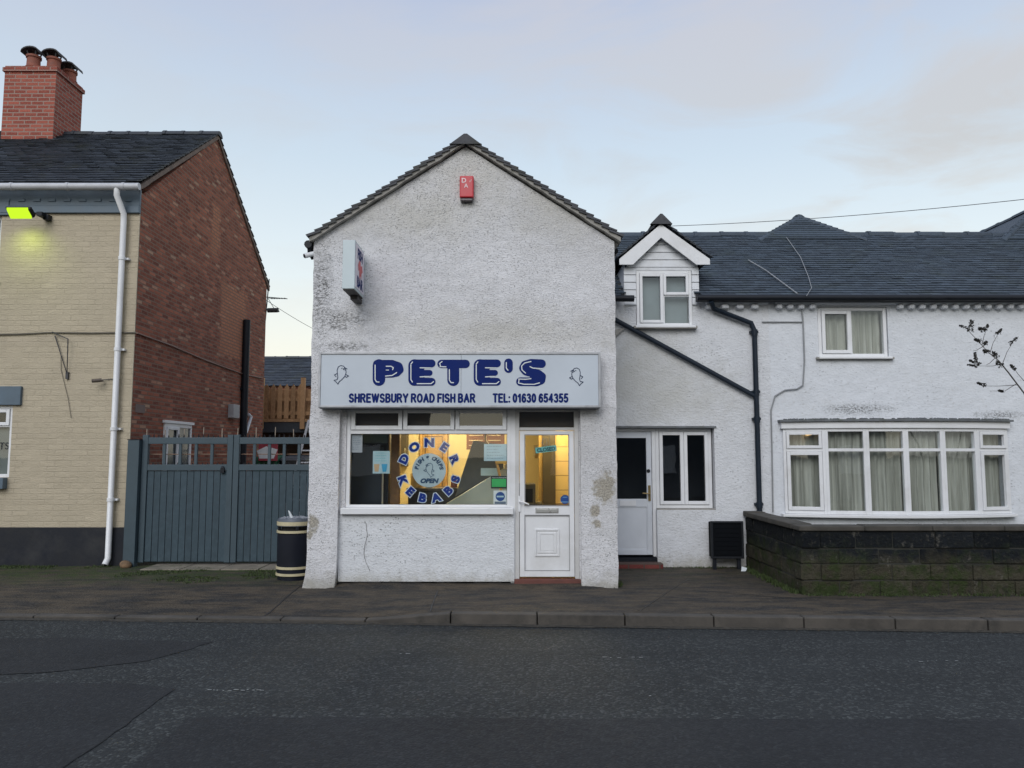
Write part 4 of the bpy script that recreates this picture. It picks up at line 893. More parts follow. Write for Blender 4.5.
for c_, xa, xb in ((cotA, CXA, CXM), (cotB, CXM, CXE)):
    q = MB(); q.box(xa, xb, YC + 5.2, YC + 5.45, -.02, CZE); q.build('rear_wall', m_cotB, c_)
    q = MB(); q.box(xa + .01, xa + .2, YC + .31, YC + 5.19, -.02, CZE); q.box(xb - .2, xb - .01, YC + .31, YC + 5.19, -.02, CZE); q.build('side_wall', m_dark, c_)
    q = MB(); q.box(xa + .21, xb - .21, YC + .31, YC + 5.19, 2.38, 2.42); q.box(xa + .21, xb - .21, YC + .31, YC + 5.19, -.02, .02); q.box(xa + .21, xb - .21, YC + 1.6, YC + 1.65, .03, CZE - .02); q.build('inner_floor', m_dark, c_)
q = MB(); q.prism([(YC + .2, CZE), (RY, RZ - .05), (YC + 5.3, CZE)], CXE - .25, CXE, 'x'); q.build('gable_wall', m_cotB, cotB)
# recessed door & side window
YD = YC + .10
q = MB(); q.box(d0, d0 + .05, YD, YD + .07, .14, dz1); q.box(dmid - .045, dmid + .012, YD, YD + .07, .14, dz1 - .05); q.box(d0 + .05, dmid + .012, YD, YD + .07, dz1 - .05, dz1); 
cdf = q.build('door_frame', m_upvc, cotA, bevel=.006)
e0, e1 = d0 + .055, dmid - .05; ez1, ez0 = dz1 - .055, ZZ(555, YD); eg1, eg0 = ZZ(438, YD), ZZ(499, YD); ep1, ep0 = ZZ(507, YD), ZZ(550, YD)
q = MB(); q.box(e0, e0 + .075, YD + .012, YD + .06, ez0, ez1); q.box(e1 - .075, e1, YD + .012, YD + .06, ez0, ez1)
for a, b in ((eg1, ez1), (ep1, eg0), (ez0, ep0)): q.box(e0 + .075, e1 - .075, YD + .012, YD + .06, a, b)
q.box(e0 + .075, e1 - .075, YD + .025, YD + .055, ep0, ep1); q.frame(e0 + .075, e1 - .075, ep0, ep1, YD + .018, .014, .01)
cd = q.build('door', plain('door_pale', (.60, .63, .68), .35, .04), cotA, bevel=.005)
q = MB(); q.add([(e0 + .075, YD + .03, eg0), (e1 - .075, YD + .03, eg0), (e1 - .075, YD + .03, eg1), (e0 + .075, YD + .03, eg1)], [(0, 1, 2, 3)]); q.build('pane', m_glass, cd)
hx, hz = XX(649.5, 494, YD), ZZ(493.5, YD)
q = MB(); q.box(hx - .018, hx + .018, YD - .002, YD + .012, hz - .11, hz + .12); q.tube([(hx, YD, hz + .0), (hx, YD - .045, hz), (hx - .11, YD - .045, hz + .005)], .010, 8); q.build('handle', plain('brass', (.30, .22, .10), .3, metal=.7), cd, smooth=True)
q = MB(); q.tube([(XX(648.5, 471, YD), YD + .012, ZZ(471, YD)), (XX(648.5, 471, YD), YD + .004, ZZ(471, YD))], .028, 14); q.build('lock', m_black_pl, cd)
q = MB(); q.box((e0 + e1) / 2 - .12, (e0 + e1) / 2 + .12, YD + .002, YD + .012, ZZ(506, YD), ZZ(500.5, YD)); q.build('letterbox', m_upvc, cd, bevel=.003)
q = MB(); q.box(d0 - .02, dmid + .05, YD - .25, YD + .2, -.03, .075); q.build('door_step', brick_mat('step_brick', (.12, .03, .03), (.20, .06, .05), (.10, .07, .06)), cotA, bevel=.006)
q = MB(); q.box(d0 - .02, dmid + .02, YD - .05, YD + .2, .077, .13); q.build('sill', m_black_pl, cotA)
def casement(parent, x0, x1, z0, z1, y, sashes, fwd=.05, name='window', mat=m_upvc, sill=True, lab=None, curtain=None, sw=.05):
    q = MB(); q.frame(x0, x1, z0, z1, y, fwd, .07)
    gl_ = MB()
    for (a, b, c, d, opening) in sashes:   # fractions of the inside
        ix0, ix1, iz0, iz1 = x0 + fwd, x1 - fwd, z0 + fwd, z1 - fwd
        xa, xb, za, zb_ = ix0 + (ix1 - ix0) * a, ix0 + (ix1 - ix0) * b, iz0 + (iz1 - iz0) * c, iz0 + (iz1 - iz0) * d
        if a > 0: q.box(xa - .02, xa + .02, y + .001, y + .069, za - (.001 if c else 0), zb_)
        if c > 0: q.box(xa + .021, xb - .001, y + .002, y + .068, za - .02, za + .02)
        if opening: q.frame(xa + .004, xb - .004, za + .004, zb_ - .004, y - .02, sw, .045)
        gl_.add([(xa, y + .03, za), (xb, y + .03, za), (xb, y + .03, zb_), (xa, y + .03, zb_)], [(0, 1, 2, 3)])
    o = q.build(name, mat, parent, bevel=.005, label=lab)
    gl_.build('pane', m_glass, o)
    if sill: s_ = MB(); s_.box(x0 - .03, x1 + .03, y - .09, y + .06, z0 - .035, z0 - .002); s_.build('sill', mat, o, bevel=.005)
    if curtain:
        drape(o, x0 + fwd, x1 - fwd, z0 + fwd * .5, z1, y + .13, curtain)
    return o
def drape(parent, x0, x1, z0, z1, y, mat, name='curtain', seed=0, amp=.022, per=.11):
    q = MB(); n = int((x1 - x0) / .012); zs_ = [z0 + (z1 - z0) * k / 8 for k in range(9)]; vs = []
    for i in range(n + 1):
        x = x0 + (x1 - x0) * i / n
        for z in zs_:
            ph = x / per * 2 * math.pi + 1.3 * fn(x, seed, 0, 3) * 3 + .5 * fn(x, seed, z, 1.5)
            vs.append((x, y + amp * math.sin(ph) * (1.2 - .4 * (z - z0) / (z1 - z0)) + .01 * fn(x, 2, z, 5), z))
    m = len(zs_); fs = [(i * m + k, (i + 1) * m + k, (i + 1) * m + k + 1, i * m + k + 1) for i in range(n) for k in range(m - 1)]
    q.add(vs, fs); return q.build(name, mat, parent, smooth=True)
casement(cotA, dmid + .013, d1 - .02, wzb + .02, dz1, YD, [(0, .5, 0, 1, True), (.5, 1, 0, 1, True)], sill=False)
q = MB(); q.box(dmid + .013, d1 - .002, YD - .09, YD + .06, wzb - .0, wzb + .018); q.build('stone_sill', m_mortar, cotA)
q = MB(); q.box(d0, d1 + .03, YC - .02, YC + .12, dz1, dz1 + .03); q.build('drip_strip', m_lead, cotA)
m_blind = plain('grey_blind', (.20, .235, .25), .8, .1)
# dormer
YDm = YC - .02
dmx0, dmx1 = XX(624, 290, YDm), XX(699, 290, YDm); dmz1 = ZZ(263, YDm); apx, apz = XX(661, 225, YDm), ZZ(229, YDm)
cm = thing
q = MB()
zc = CZE - .06
m_clad = plain('white_cladding', (.62, .64, .67), .5, .1, 4, .1, dirt=((.3, .29, .27), .5))
k = 0; zz = zc
gzb = ZZ(296, YDm); rows_ = int((apz - zc) / .115)
for i in range(rows_ + 1):      # shiplap boards
    za, zb_ = zc + i * .115, zc + (i + 1) * .115 - .006
    def half(z):  # half width of the front at height z
        return 1e9 if z <= dmz1 else 0
    lx, rx = dmx0, dmx1
    if zb_ > dmz1:
        f = min(1, (zb_ - dmz1) / (apz - dmz1)); lx = dmx0 + (apx - dmx0) * f; rx = dmx1 + (apx - dmx1) * f
    if rx - lx < .08: break
    tilt = .012
    segs = [(lx, rx)] if za > duz1 else [(lx, du0 + .0), (du1 - .0, rx)]
    if za <= duz1 < zb_: segs = [(lx, du0), (du1, rx)]
    if za <= duz1 < zb_: q.box(du0 - .001, du1 + .001, YDm - .004, YDm + .05, duz1 + .001, zb_)
    for (a, b) in segs:
        if b - a > .01: q.hexa([(a, YDm - tilt, za), (b, YDm - tilt, za), (b, YDm + .05, za), (a, YDm + .05, za), (a, YDm, zb_), (b, YDm, zb_), (b, YDm + .05, zb_), (a, YDm + .05, zb_)])
dorm = q.build('dormer', m_clad, cotA, bevel=.002)
q = MB(); q.prism([(dmx0, zc), (dmx1, zc), (dmx1, dmz1), (apx, apz), (dmx0, dmz1)][2:] , YDm + .052, YDm + .07)
q.build('gable_backing', m_clad, dorm)
q = MB(); mslope = (RZ - CZE) / (RY - YC)
for xx_ in (dmx0, dmx1 - .03):
    q = MB(); ytop = YC + (dmz1 - CZE) / mslope
    q.add([(xx_, YDm + .055, zc), (xx_, YDm + .055, dmz1), (xx_, ytop + .1, dmz1), (xx_ + .03, YDm + .055, zc), (xx_ + .03, YDm + .055, dmz1), (xx_ + .03, ytop + .1, dmz1)], [(0, 1, 2), (3, 5, 4), (0, 3, 4, 1), (1, 4, 5, 2), (0, 2, 5, 3)])
    q.build('cheek', m_clad, dorm)
# barge boards
q = MB(); ex0, ex1 = XX(619.5, 265, YDm - .12), XX(710, 265, YDm - .12); ez_ = ZZ(264.5, YDm - .12); tz_ = ZZ(224, YDm - .12); tx_ = XX(661, 230, YDm - .12); bw_ = .165
for ex in (ex0, ex1):
    s = 1 if ex < tx_ else -1
    q.prism([(ex, ez_), (ex + s * .20, ez_), (tx_, tz_ - bw_ * 1.25), (tx_, tz_), (ex + s * .0, ez_ + .085)], YDm - .12 + (.0 if s > 0 else .0015), YDm - .09)
q.build('bargeboard', m_upvc, dorm)
q = MB()
tp = Vector((tx_, YDm - .14, tz_ + .05))
for ex in (ex0 - .03, ex1 + .03):
    e_ = Vector((ex, YDm - .14, ez_ + .10)); S = tp - e_; L = S.length; S.normalize()
    tiles(q, e_, Vector((0, 1, 0)), S, 2.3, L, .17, .11, .014, .003)
dro = q.build('dormer_roof', m_tile, dorm)
q = MB(); ridge(q, Vector((tx_, YDm - .16, tz_ + .055)), Vector((tx_, YDm + 2.0, tz_ + .055)), .14, .4, .85, ang=True); q.build('dormer_ridge', m_clay if False else m_tile3, dorm)
casement(cotA, du0 + .005, du1 - .005, duz0 + .01, duz1, YDm + .0, [(0, .48, 0, 1, True), (.48, 1, 0, .56, False), (.48, 1, .56, 1, True)], name='dormer_window', sw=.042, fwd=.045)
q = MB(); q.box(du0 + .05, du1 - .05, YDm + .12, YDm + .13, duz0 + .03, duz1 - .02); q.build('blind', m_blind, cotA)
q = MB(); q.box(du0 - .05, du1 + .05, YC - .10, YC + .05, duz0 - .035, duz0 - .0); q.build('stone_sill', m_mortar, cotA)
# upper right window
casement(cotB, u0 + .01, u1 - .01, uz0 + .01, uz1 - .01, YC + .02, [(0, .47, 0, 1, True), (.47, 1, 0, 1, False)], curtain=m_curtain)
q = MB(); q.box(u0 - .05, u1 + .05, YC - .06, YC + .05, uz0 - .03, uz0); q.build('stone_sill', m_mortar, cotB)
# bow window
NB = 6; arcp = []
sag = .30
for i in range(NB + 1):
    t_ = i / NB * 2 - 1; arcp.append(Vector((BX0 + (BX1 - BX0) * (t_ + 1) / 2, YC - .04 - sag * (1 - t_ * t_), 0)))
q, gq, sashq = MB(), MB(), MB()
trn = ZZ(450, YC - .2)
for i in range(NB):
    A, B = arcp[i], arcp[i + 1]; d = (B - A); L = d.length; ang = math.atan2(d.y, d.x)
    Mx = Matrix.Translation(A) @ Matrix.Rotation(ang, 4, 'Z')
    for m_ in (q, gq): m_.M = Mx
    q.box(.0, .042, 0, .07, BZ0, BZ1 - .11); q.box(L - .042, L, 0, .07, BZ0, BZ1 - .11); q.box(.042, L - .042, 0, .07, BZ0, BZ0 + .05); q.box(.042, L - .042, 0, .07, BZ1 - .155, BZ1 - .11); q.box(.042, L - .042, .001, .069, trn - .022, trn + .022)
    if i in (0, NB - 1):
        q.frame(.046, L - .046, trn + .024, BZ1 - .157, -.018, .042, .05); q.frame(.046, L - .046, BZ0 + .052, trn - .024, -.018, .05, .05)
    gq.add([(.04, .035, BZ0 + .03), (L - .04, .035, BZ0 + .03), (L - .04, .035, BZ1 - .14), (.04, .035, BZ1 - .14)], [(0, 1, 2, 3)])
q.M = None
bay = q.build('bow_window', m_upvc, cotB, bevel=.005)
gq.M = None; gq.build('pane', m_glass, bay)
def arcslab(off, z0, z1, x_ext=.0, yb=YC + .05):
    mb = MB(); P = [(p.x + (x_ext if i == NB else (-x_ext if i == 0 else 0)), p.y - off) for i, p in enumerate(arcp)]
    poly = P + [(P[-1][0], yb), (P[0][0], yb)]; mb.prism(poly, z0, z1, 'z'); return mb
arcslab(.03, BZ1 - .108, BZ1 - .01, .03).build('fascia', m_upvc, bay, bevel=.005)
rfb = arcslab(.07, BZ1 - .008, BZ1 + .022, .06)
for i in range(220):   # ragged moss along the lead edge
    t_ = random.random() * NB; k = min(NB - 1, int(t_)); p = arcp[k].lerp(arcp[k + 1], t_ - k); h = random.uniform(.002, .02)
    rfb.tube([(p.x, p.y - .05, BZ1 + .02), (p.x + .02, p.y - .045, BZ1 + .02 + h)], [.02, .008], 5)
rfb.build('lead_roof', m_lead, bay)
arcslab(.06, BZ0 - .045, BZ0 - .002, .05).build('sill', m_upvc, bay, bevel=.006)
arcslab(-.06, .0, BZ0 - .047, -.03).build('bay_wall', m_cotB, cotB)
arcslab(-.12, BZ0 - .04, BZ0 - .03, -.1).build('window_board', m_upvc, bay)
for i in range(NB):
    A, B = arcp[i], arcp[i + 1]; n0 = .16
    cq = MB(); d = (B - A); L = d.length; ang = math.atan2(d.y, d.x); cq.M = Matrix.Translation(A) @ Matrix.Rotation(ang, 4, 'Z')
    n = int(L / .012); vs = []
    for k in range(n + 1):
        x = L * k / n
        for z in range(7):
            zz = BZ0 + (BZ1 - .1 - BZ0) * z / 6
            vs.append((x, n0 + .024 * math.sin(x / .105 * 6.28 + 4 * fn(x + i * 3, i, 0, 2.2) + .8 * fn(x, i, zz, 2)) + .014 * fn(x, i, zz, 6), zz))
    cq.add(vs, [(a * 7 + b, (a + 1) * 7 + b, (a + 1) * 7 + b + 1, a * 7 + b + 1) for a in range(n) for b in range(6)])
    cq.build('curtain', m_curtain, bay, smooth=True)
# small lit lamp seen in the top left light
lx_, lz_ = XX(804, 434, YC + .2), ZZ(434, YC + .2)
t = thing('table_lamp', 'small lit lamp glimpsed in the top left light of the bow window', 'lamp', (lx_, YC + .12, lz_ - .06))
q = MB(); q.lathe([(.0, -.03), (.045, -.02), (.05, .01), (.03, .035), (0, .04)], (lx_, YC + .02, lz_), 16); q.build('bulb_globe', emit_mat('warm_bulb', (1, .62, .25), 2.2), t, smooth=True)
q = MB(); q.tube([(lx_, YC + .02, lz_ + .04), (lx_, YC + .02, BZ1 - .12)], .006, 6); q.build('cord', m_black_pl, t)
# dentil course under the eaves
for c_, xa, xb in ((cotA, XX(705, 305, YC), CXM), (cotB, CXM + .1, CXE)):
    q = MB(); x = xa
    while x < xb - .1:
        if not (c_ is cotB and u0 - .12 < x < u1 + .02): q.box(x, x + (.115 if c_ is cotA else .09), YC - .095, YC + .02, CZE - .135, CZE - .06)
        x += (.225 if c_ is cotA else .165)
    q.box(xa, xb, YC - .07, YC + .02, CZE - .058, CZE + .03)
    q.build('dentil_course', m_cotB, c_, bevel=.028, segs=3)
# cottage roofs
U = Vector((1, 0, 0)); E = Vector((0, YC - .16, CZE + .035)); S = Vector((0, RY - E.y, RZ - E.z)); L = S.length; S.normalize()
def keepA(u, s):
    x = CXA - .1 + u; y = E.y + S.y * s; z = E.z + S.z * s
    if dmx0 < x < dmx1 and z < dmz1 + .12: return False
    if ex0 < x < ex1 and z < dmz1 + .0: return dmx0 > x or x > dmx1
    return True
q = MB(); tiles(q, Vector((CXA - .1, E.y, E.z)), U, S, CXM - CXA + .1, L, .17, .105, .014, .004, keepA); rA = q.build('roof', m_tile2, cotA)
q = MB(); tiles(q, Vector((CXM, E.y, E.z)), U, S, CXE + .1 - CXM, L, .17, .105, .014, .004); rB = q.build('roof', m_tile2, cotB)
for c_, xa, xb, r_ in ((cotA, CXA - .1, CXM, rA), (cotB, CXM, CXE + .1, rB)):
    q = MB(); q.add([(xa, RY, RZ - .02), (xb, RY, RZ - .02), (xb, YC + 5.6, CZE), (xa, YC + 5.6, CZE)], [(0, 1, 2, 3)]); 
    if c_ is cotB: q.add([(xa, E.y + .05, E.z - .0), (xb, E.y + .05, E.z - .0), (xb, RY, RZ - .025), (xa, RY, RZ - .025)], [(0, 1, 2, 3)])
    q.build('rear_slope', m_tile2, r_)
    q = MB(); ridge(q, Vector((xa, RY, RZ - .005)), Vector((xb, RY, RZ - .005)), .12, .45, .8); q.build('ridge_tiles', m_tile2, r_)
# two cross roofs whose hipped ends rise just above the ridge
def crossroof(xc, zt_, hw, par):
    q = MB()
    yb = RY - .55; yr = RY + .25; base = RZ - .2
    A = Vector((xc - hw, yb + .2, base)); B = Vector((xc + hw, yb + .2, base)); T = Vector((xc, yr, zt_)); T2 = Vector((xc, yr + 4, zt_)); A2 = A + Vector((0, 4, 0)); B2 = B + Vector((0, 4, 0))
    q.add([A, B, T, T2, A2, B2], [(0, 1, 2), (0, 2, 3, 4), (1, 5, 3, 2)])
    o = q.build('cross_roof', m_tile2, par)
    q = MB()
    ridge(q, A, T, .08, .28, .8); ridge(q, B, T, .08, .28, .8); ridge(q, T, T2, .1, .45, .8)
    q.build('hip_tiles', m_tile2, o)
    q = MB(); nrm = None
    # laid courses on the front hip
    nr = 12
    for i in range(nr):
        f0, f1 = i / nr, (i + 1.4) / nr
        a0, b0 = A.lerp(T, f0), B.lerp(T, f0); f1 = min(1, f1); a1, b1 = A.lerp(T, f1), B.lerp(T, f1); up = Vector((0, -.01, .028)); up1 = Vector((0, 0, .01))
        q.hexa([a0 + up * .3, b0 + up * .3, b1, a1, a0 + up, b0 + up, b1 + up1, a1 + up1], random.random())
    q.build('hip_courses', m_tile2, o)
crossroof(XX(800, 220, 14.2), ZZ(216, 14.25), 1.0, cotB)
crossroof(XX(1036, 212, 14.2), ZZ(208, 14.25), 1.05, cotB)
# gutters and pipes
q = MB(); gy = E.y - .03; gz = E.z - .025
q.tube([(CXA, gy, gz - .01), (XX(634, 300, gy), gy, gz - .01)], .05, 10); q.build('gutter', m_black_pl, cotA, smooth=True)
q = MB(); q.tube([(XX(697, 300, gy), gy, gz), (CXM, gy, gz)], .05, 10); q.box(XX(697, 300, gy), CXM, gy + .04, gy + .09, gz - .045, gz + .06)
q.build('gutter', m_black_pl, cotA, smooth=True)
q = MB(); q.tube([(CXM, gy, gz), (CXE, gy, gz)], .05, 10); q.box(CXM, CXE, gy + .04, gy + .09, gz - .045, gz + .06); q.build('gutter', m_black_pl, cotB, smooth=True)
m_pipe = plain('dark_blue_pipe', (.007, .014, .025), .5, .2, spec=.3)
q = MB(); yp = YC - .07; X1 = XX(757, 420, yp)
q.tube([(XX(711, 306, gy), gy, gz - .05), (XX(713.5, 311, yp), yp - .02, ZZ(309, yp)), (XX(751, 324, yp), yp, ZZ(323, yp)), (X1 + .0, yp, ZZ(331, yp)), (X1, yp, .04)], .038, 12)
for z_ in (.9, 2.15, 2.55, 3.45): q.box(X1 - .06, X1 + .06, yp - .0, YC, z_, z_ + .035); q.tube([(X1, yp, z_ - .04), (X1, yp, z_ + .05)], .045, 12)
q.build('downpipe', m_pipe, cotA, smooth=True)
q = MB(); ys_ = YC - .06; q.tube([(XX(612, 316, ys_), ys_, ZZ(318, ys_)), (XX(755, 396, ys_), ys_, ZZ(396, ys_)), (X1, yp, ZZ(400, ys_))], .036, 12); q.build('waste_pipe', m_pipe, cotA, smooth=True)
q = MB(); q.prism([(XX(615, 330, YC), ZZ(330, YC)), (XX(624, 330, YC), ZZ(329, YC)), (XX(615, 338, YC), ZZ(337, YC))], YC - .06, YC - .01); q.build('pipe_bracket', m_mortar, cotA)
# cables on roof and wall
m_cab = plain('pale_cable', (.24, .25, .26), .6); m_dcab = plain('dark_cable', (.05, .05, .055), .6)
def roofpt(px, py):
    # intersect the pixel's ray with the roof slope
    v = (384 - py) / F; d = Vector(((px - 512) / F, cP - v * sP, sP + v * cP)); n = U.cross(S); n = n if n.z > 0 else -n
    t_ = (E - Vector((0, 0, CAMZ))).dot(n) / d.dot(n); return Vector((0, 0, CAMZ)) + d * t_ + n * .05
q = MB(); q.tube([roofpt(*p) for p in ((748, 263), (765, 273), (785, 288), (797, 297))], .010, 6)
q.tube([roofpt(*p) for p in ((786, 240), (800, 260), (808, 280), (811, 291), (806, 299))], .006, 6)
def W(px, py, o=.03): return Vector((XX(px, py, YC - o), YC - o, ZZ(py, YC - o)))
q.tube([W(801, 303), W(803, 320), W(804.5, 360), W(803, 385), W(797, 389, .02), W(785, 390, .02), W(775, 396, .02), W(771, 410, .02), W(772, 450, .02), W(773, 512, .02)], .011, 6)
q.build('roof_cable', m_cab, cotB)
q = MB(); q.tube([W(762, 322, .015), W(802, 322, .015)], .009, 6); q.build('cable', m_cab, cotA)

# black cabinet by the cottage wall
t = thing('meter_cabinet', 'black slatted cabinet on short legs against the cottage wall', 'cabinet', (3.0, 11.2, 0))
yb_ = 11.17; x0_, x1_ = XX(711.5, 545, yb_), XX(743, 545, yb_); z1_, z0_ = ZZ(522, yb_), ZZ(558, yb_)
q = MB(); q.box(x0_ + .02, x1_, yb_ + .02, YC - .03, z0_, z1_ - .01); q.build('casing', plain('black_metal', (.004, .005, .007), .8, spec=.1), t, bevel=.006)
q = MB()
for i in range(7): zz = z0_ + .04 + i * .062; q.box(x0_ + .05, x1_ - .03, yb_ + .014, yb_ + .02, zz, zz + .055)
q.build('slats', plain('slat_black', (.004, .005, .007), .8, spec=.1), t, bevel=.004)
q = MB(); q.frame(x0_, x1_ + .015, z0_ - .01, z1_ + .01, yb_, .028, .05); q.build('rim', plain('grey_edge', (.014, .016, .020), .7, spec=.2), t, bevel=.004)
for xx_ in (x0_ + .05, x1_ - .05):
    q = MB(); q.box(xx_ - .025, xx_ + .025, yb_ + .03, yb_ + .08, -.01, z0_); q.build('leg', m_black_pl, t)
# small litter by it
t = thing('litter', 'scrap of white litter on the ground by the black cabinet', 'litter', (XX(744, 563, 11.0), 11.0, 0))
q = MB(); lx0_ = XX(744, 563, 11.0); q.add([(lx0_ - .05, 10.98, .01), (lx0_ + .02, 10.97, .015), (lx0_ + .05, 11.03, .05), (lx0_ - .02, 11.05, .07)], [(0, 1, 2), (0, 2, 3)]); q.build('paper', m_white, t, recalc=False)

# ------------------------------------------------------------------ garden wall
gw = thing('garden_wall', 'low mossy dark stone garden wall with a coping, in front of the bow window', 'wall', (6, 9.2, 0))
g = G('mossy_stone'); P = g.pos(); tt = g.n('Attribute', attribute_name='tint').outputs['Fac']
z = g.n('SeparateXYZ', {0: P}).outputs[2]
n1 = g.noise(P, 3, 8, .7); n2 = g.noise(P, 26, 6, .7)
zz_ = g.math('ADD', z, g.math('MULTIPLY', g.math('SUBTRACT', n1, .5), .55))
low = g.mix(tt, (.050, .045, .030), (.070, .064, .045)); up = g.mix(tt, (.006, .008, .011), (.015, .018, .022))
c = g.mix(g.rng(zz_, .30, .48), low, up)
c = g.mix(g.math('MULTIPLY', g.rng(n2, .54, .68), .4), c, (.085, .08, .062))
c = g.mix(g.math('MULTIPLY', g.rng(g.noise(P, 7, 5, .7), .60, .68), .6), c, (.16, .15, .13))
ms = g.math('MULTIPLY', g.rng(g.noise(g.map(P, (1, 1, 1), (9, 2, 1)), 4.5, 8, .7), .45, .6), g.rng(zz_, .62, .3))
c = g.mix(g.math('MULTIPLY', g.rng(g.noise(P, 11, 6, .75), .52, .62), .55), c, (.012, .014, .013))
c = g.mix(g.math('MULTIPLY', ms, .85), c, g.mix(n2, (.012, .022, .006), (.05, .075, .02)))
m_stone = g.fin(c, .92, g.bump(g.math('ADD', n2, g.math('MULTIPLY', g.noise(P, 9, 5, .7), 1.4)), 1.0, .035), 0, .2)
WY, WX = 9.22, XX(803, 580, 9.22)
wz = ZZ(531, WY)
wallmb = MB()
def course(A, B, z0, z1, th_, off):
    d = (B - A); L = d.length; d.normalize(); n = Vector((d.y, -d.x, 0)); s = off; s0 = 0
    while s0 < L:
        s1 = min(L, s if s0 == 0 and s > 0 else s0 + random.uniform(.36, .5)); j = random.uniform(-.008, .008)
        if L - s1 < .1: s1 = L
        a, b = A + d * (s0 + .002), A + d * (s1 - .002); q_ = n * (j * 1.8); w2 = n * (-th_)
        jt = random.uniform(0, .012)
        wallmb.hexa([a + q_ + Vector((0, 0, z0)), b + q_ + Vector((0, 0, z0)), b + w2 + Vector((0, 0, z0)), a + w2 + Vector((0, 0, z0)),
                     a + q_ + Vector((0, 0, z1 - jt)), b + q_ + Vector((0, 0, z1 - jt)), b + w2 + Vector((0, 0, z1 - jt)), a + w2 + Vector((0, 0, z1 - jt))], random.random())
        s0 = s1
hts = [-.03, .17, .36, .54, wz - .002]
for i in range(4):
    o = .22 if i % 2 else .0
    course(Vector((WX, WY, 0)), Vector((9.6, WY - .01, 0)), hts[i] + .002, hts[i + 1] - .002, .2, o)
    course(Vector((WX - .005 + .0, YC - .02, 0)), Vector((WX - .005, WY + .0, 0)), hts[i] + .002, hts[i + 1] - .002, .2, o + .1)
wallmb.build('stonework', m_stone, gw, bevel=.014)
q = MB(); q.box(WX + .02, 9.6, WY + .015, WY + .185, -.03, wz - .01); q.box(WX + .012, WX + .18, WY + .03, YC - .03, -.03, wz - .01); q.build('mortar', plain('wall_mortar', (.03, .03, .025), .95, .4, 10, .4), gw)
q = MB(); x = WX - .03; cz1 = ZZ(526, WY) + .002
while x < 9.6:
    x1 = min(9.6, x + random.uniform(.7, .95)); j = random.uniform(-.003, .004); q.box(x, x1 - .003, WY - .022, WY + .235, wz - .001, cz1 + j); x = x1
y = WY + .24
while y < YC - .05:
    y1 = min(YC - .03, y + random.uniform(.6, .9)); q.box(WX - .04, WX + .225, y + .004, y1, wz, cz1 + random.uniform(-.003, .004) + .01 * (y - WY)); y = y1
q.build('coping', plain('weathered_coping', (.062, .056, .048), .9, .35, 5, .6, dirt=((.02, .022, .018), .8), bscale=50), gw, bevel=.014)
gd = MB(); gd.add([(WX + .18, WY + .19, .004), (9.6, WY + .19, .004), (9.6, YC, .004), (WX + .18, YC, .004)], [(0, 1, 2, 3)]); gd.build('garden_soil', m_ground, kind='structure')

# buddleia behind the wall, at the right edge of the frame
bd = thing('shrub', 'leafless buddleia branch with dark seed heads leaning in at the right', 'shrub', (6.6, 9.75, 0))
YBd = 9.7
def Bp(px, py, dy=0): return Vector((XX(px, py, YBd + dy), YBd + dy, ZZ(py, YBd + dy)))
m_stem = plain('stem_brown', (.045, .038, .032), .8, .3); m_seed = plain('seed_heads', (.028, .027, .024), .9, .4, 30)
br = MB()
main = [Vector((7.15, 9.75, 0)), Vector((7.05, 9.75, 1.0)), Vector((6.85, 9.72, 1.8)), Bp(1024, 393), Bp(1008, 372), Bp(999, 361), Bp(988, 352), Bp(978, 341), Bp(966, 328)]
br.tube(main, [.022, .019, .014, .009, .008, .0065, .005, .004, .003], 7)
for tw in ([(1002, 365), (1007, 352), (1013, 342)], [(990, 353), (993, 343), (998, 334)], [(982, 345), (984, 336), (987, 328)], [(1000, 364), (993, 366), (978, 366)], [(978, 366), (977, 358), (976, 353)], [(1017, 385), (1000, 386), (984, 386)], [(1016, 384), (1005, 391), (990, 391)], [(1024, 381), (1018, 374), (1012, 366)], [(984, 346), (977, 350), (973, 351)], [(995, 358), (990, 363), (986, 365)]):
    br.tube([Bp(a, b, .02 * k) for k, (a, b) in enumerate(tw)], [.0045, .0032, .002], 5)
def head(px, py, ang, L, r):
    hd = MB(); c0 = Bp(px, py); d = Vector((math.cos(ang), 0, math.sin(ang)))
    for k in range(46):
        f = random.random(); rr = r * (1 - f * .75); a = random.random() * 6.28; p = c0 + d * (L * f) + Vector((random.uniform(-rr, rr), math.sin(a) * rr, random.uniform(-rr, rr)))
        s = random.uniform(.008, .017); vs = [p + Vector((random.uniform(-s, s), random.uniform(-s, s), random.uniform(-s, s))) * 1.4 for _ in range(4)]
        hd.add(vs, [(0, 1, 2), (0, 2, 3), (0, 3, 1), (1, 3, 2)])
    hd.build('seed_head', m_seed, bd, recalc=False)
u1_ = YBd / F
for (px, py, ang, Lp, rp) in ((973, 331, 2.7, 14, 2.2), (972, 327, 1.7, 7, 2.2), (984, 331, 1.0, 8, 1.8), (982, 330, 2.6, 4, 1.8), (995, 335, .7, 9, 1.8), (1010, 344, .75, 10, 1.9), (981, 341, 2.9, 6, 1.8), (976, 361, 1.65, 9, 1.2), (980, 364, 2.8, 11, 1.3), (977, 366, 3.0, 9, 1.0), (986, 386, 2.75, 9, 1.3), (1002, 366, 2.4, 7, 2.2), (988, 352, 2.9, 5, 2.0), (996, 356, 2.2, 5, 2), (1015, 370, 2.2, 6, 1.2), (1003, 391, 3.1, 4, .7), (985, 345, 1.2, 4, 1.5)):
    head(px, py, ang, Lp * u1_, rp * u1_)
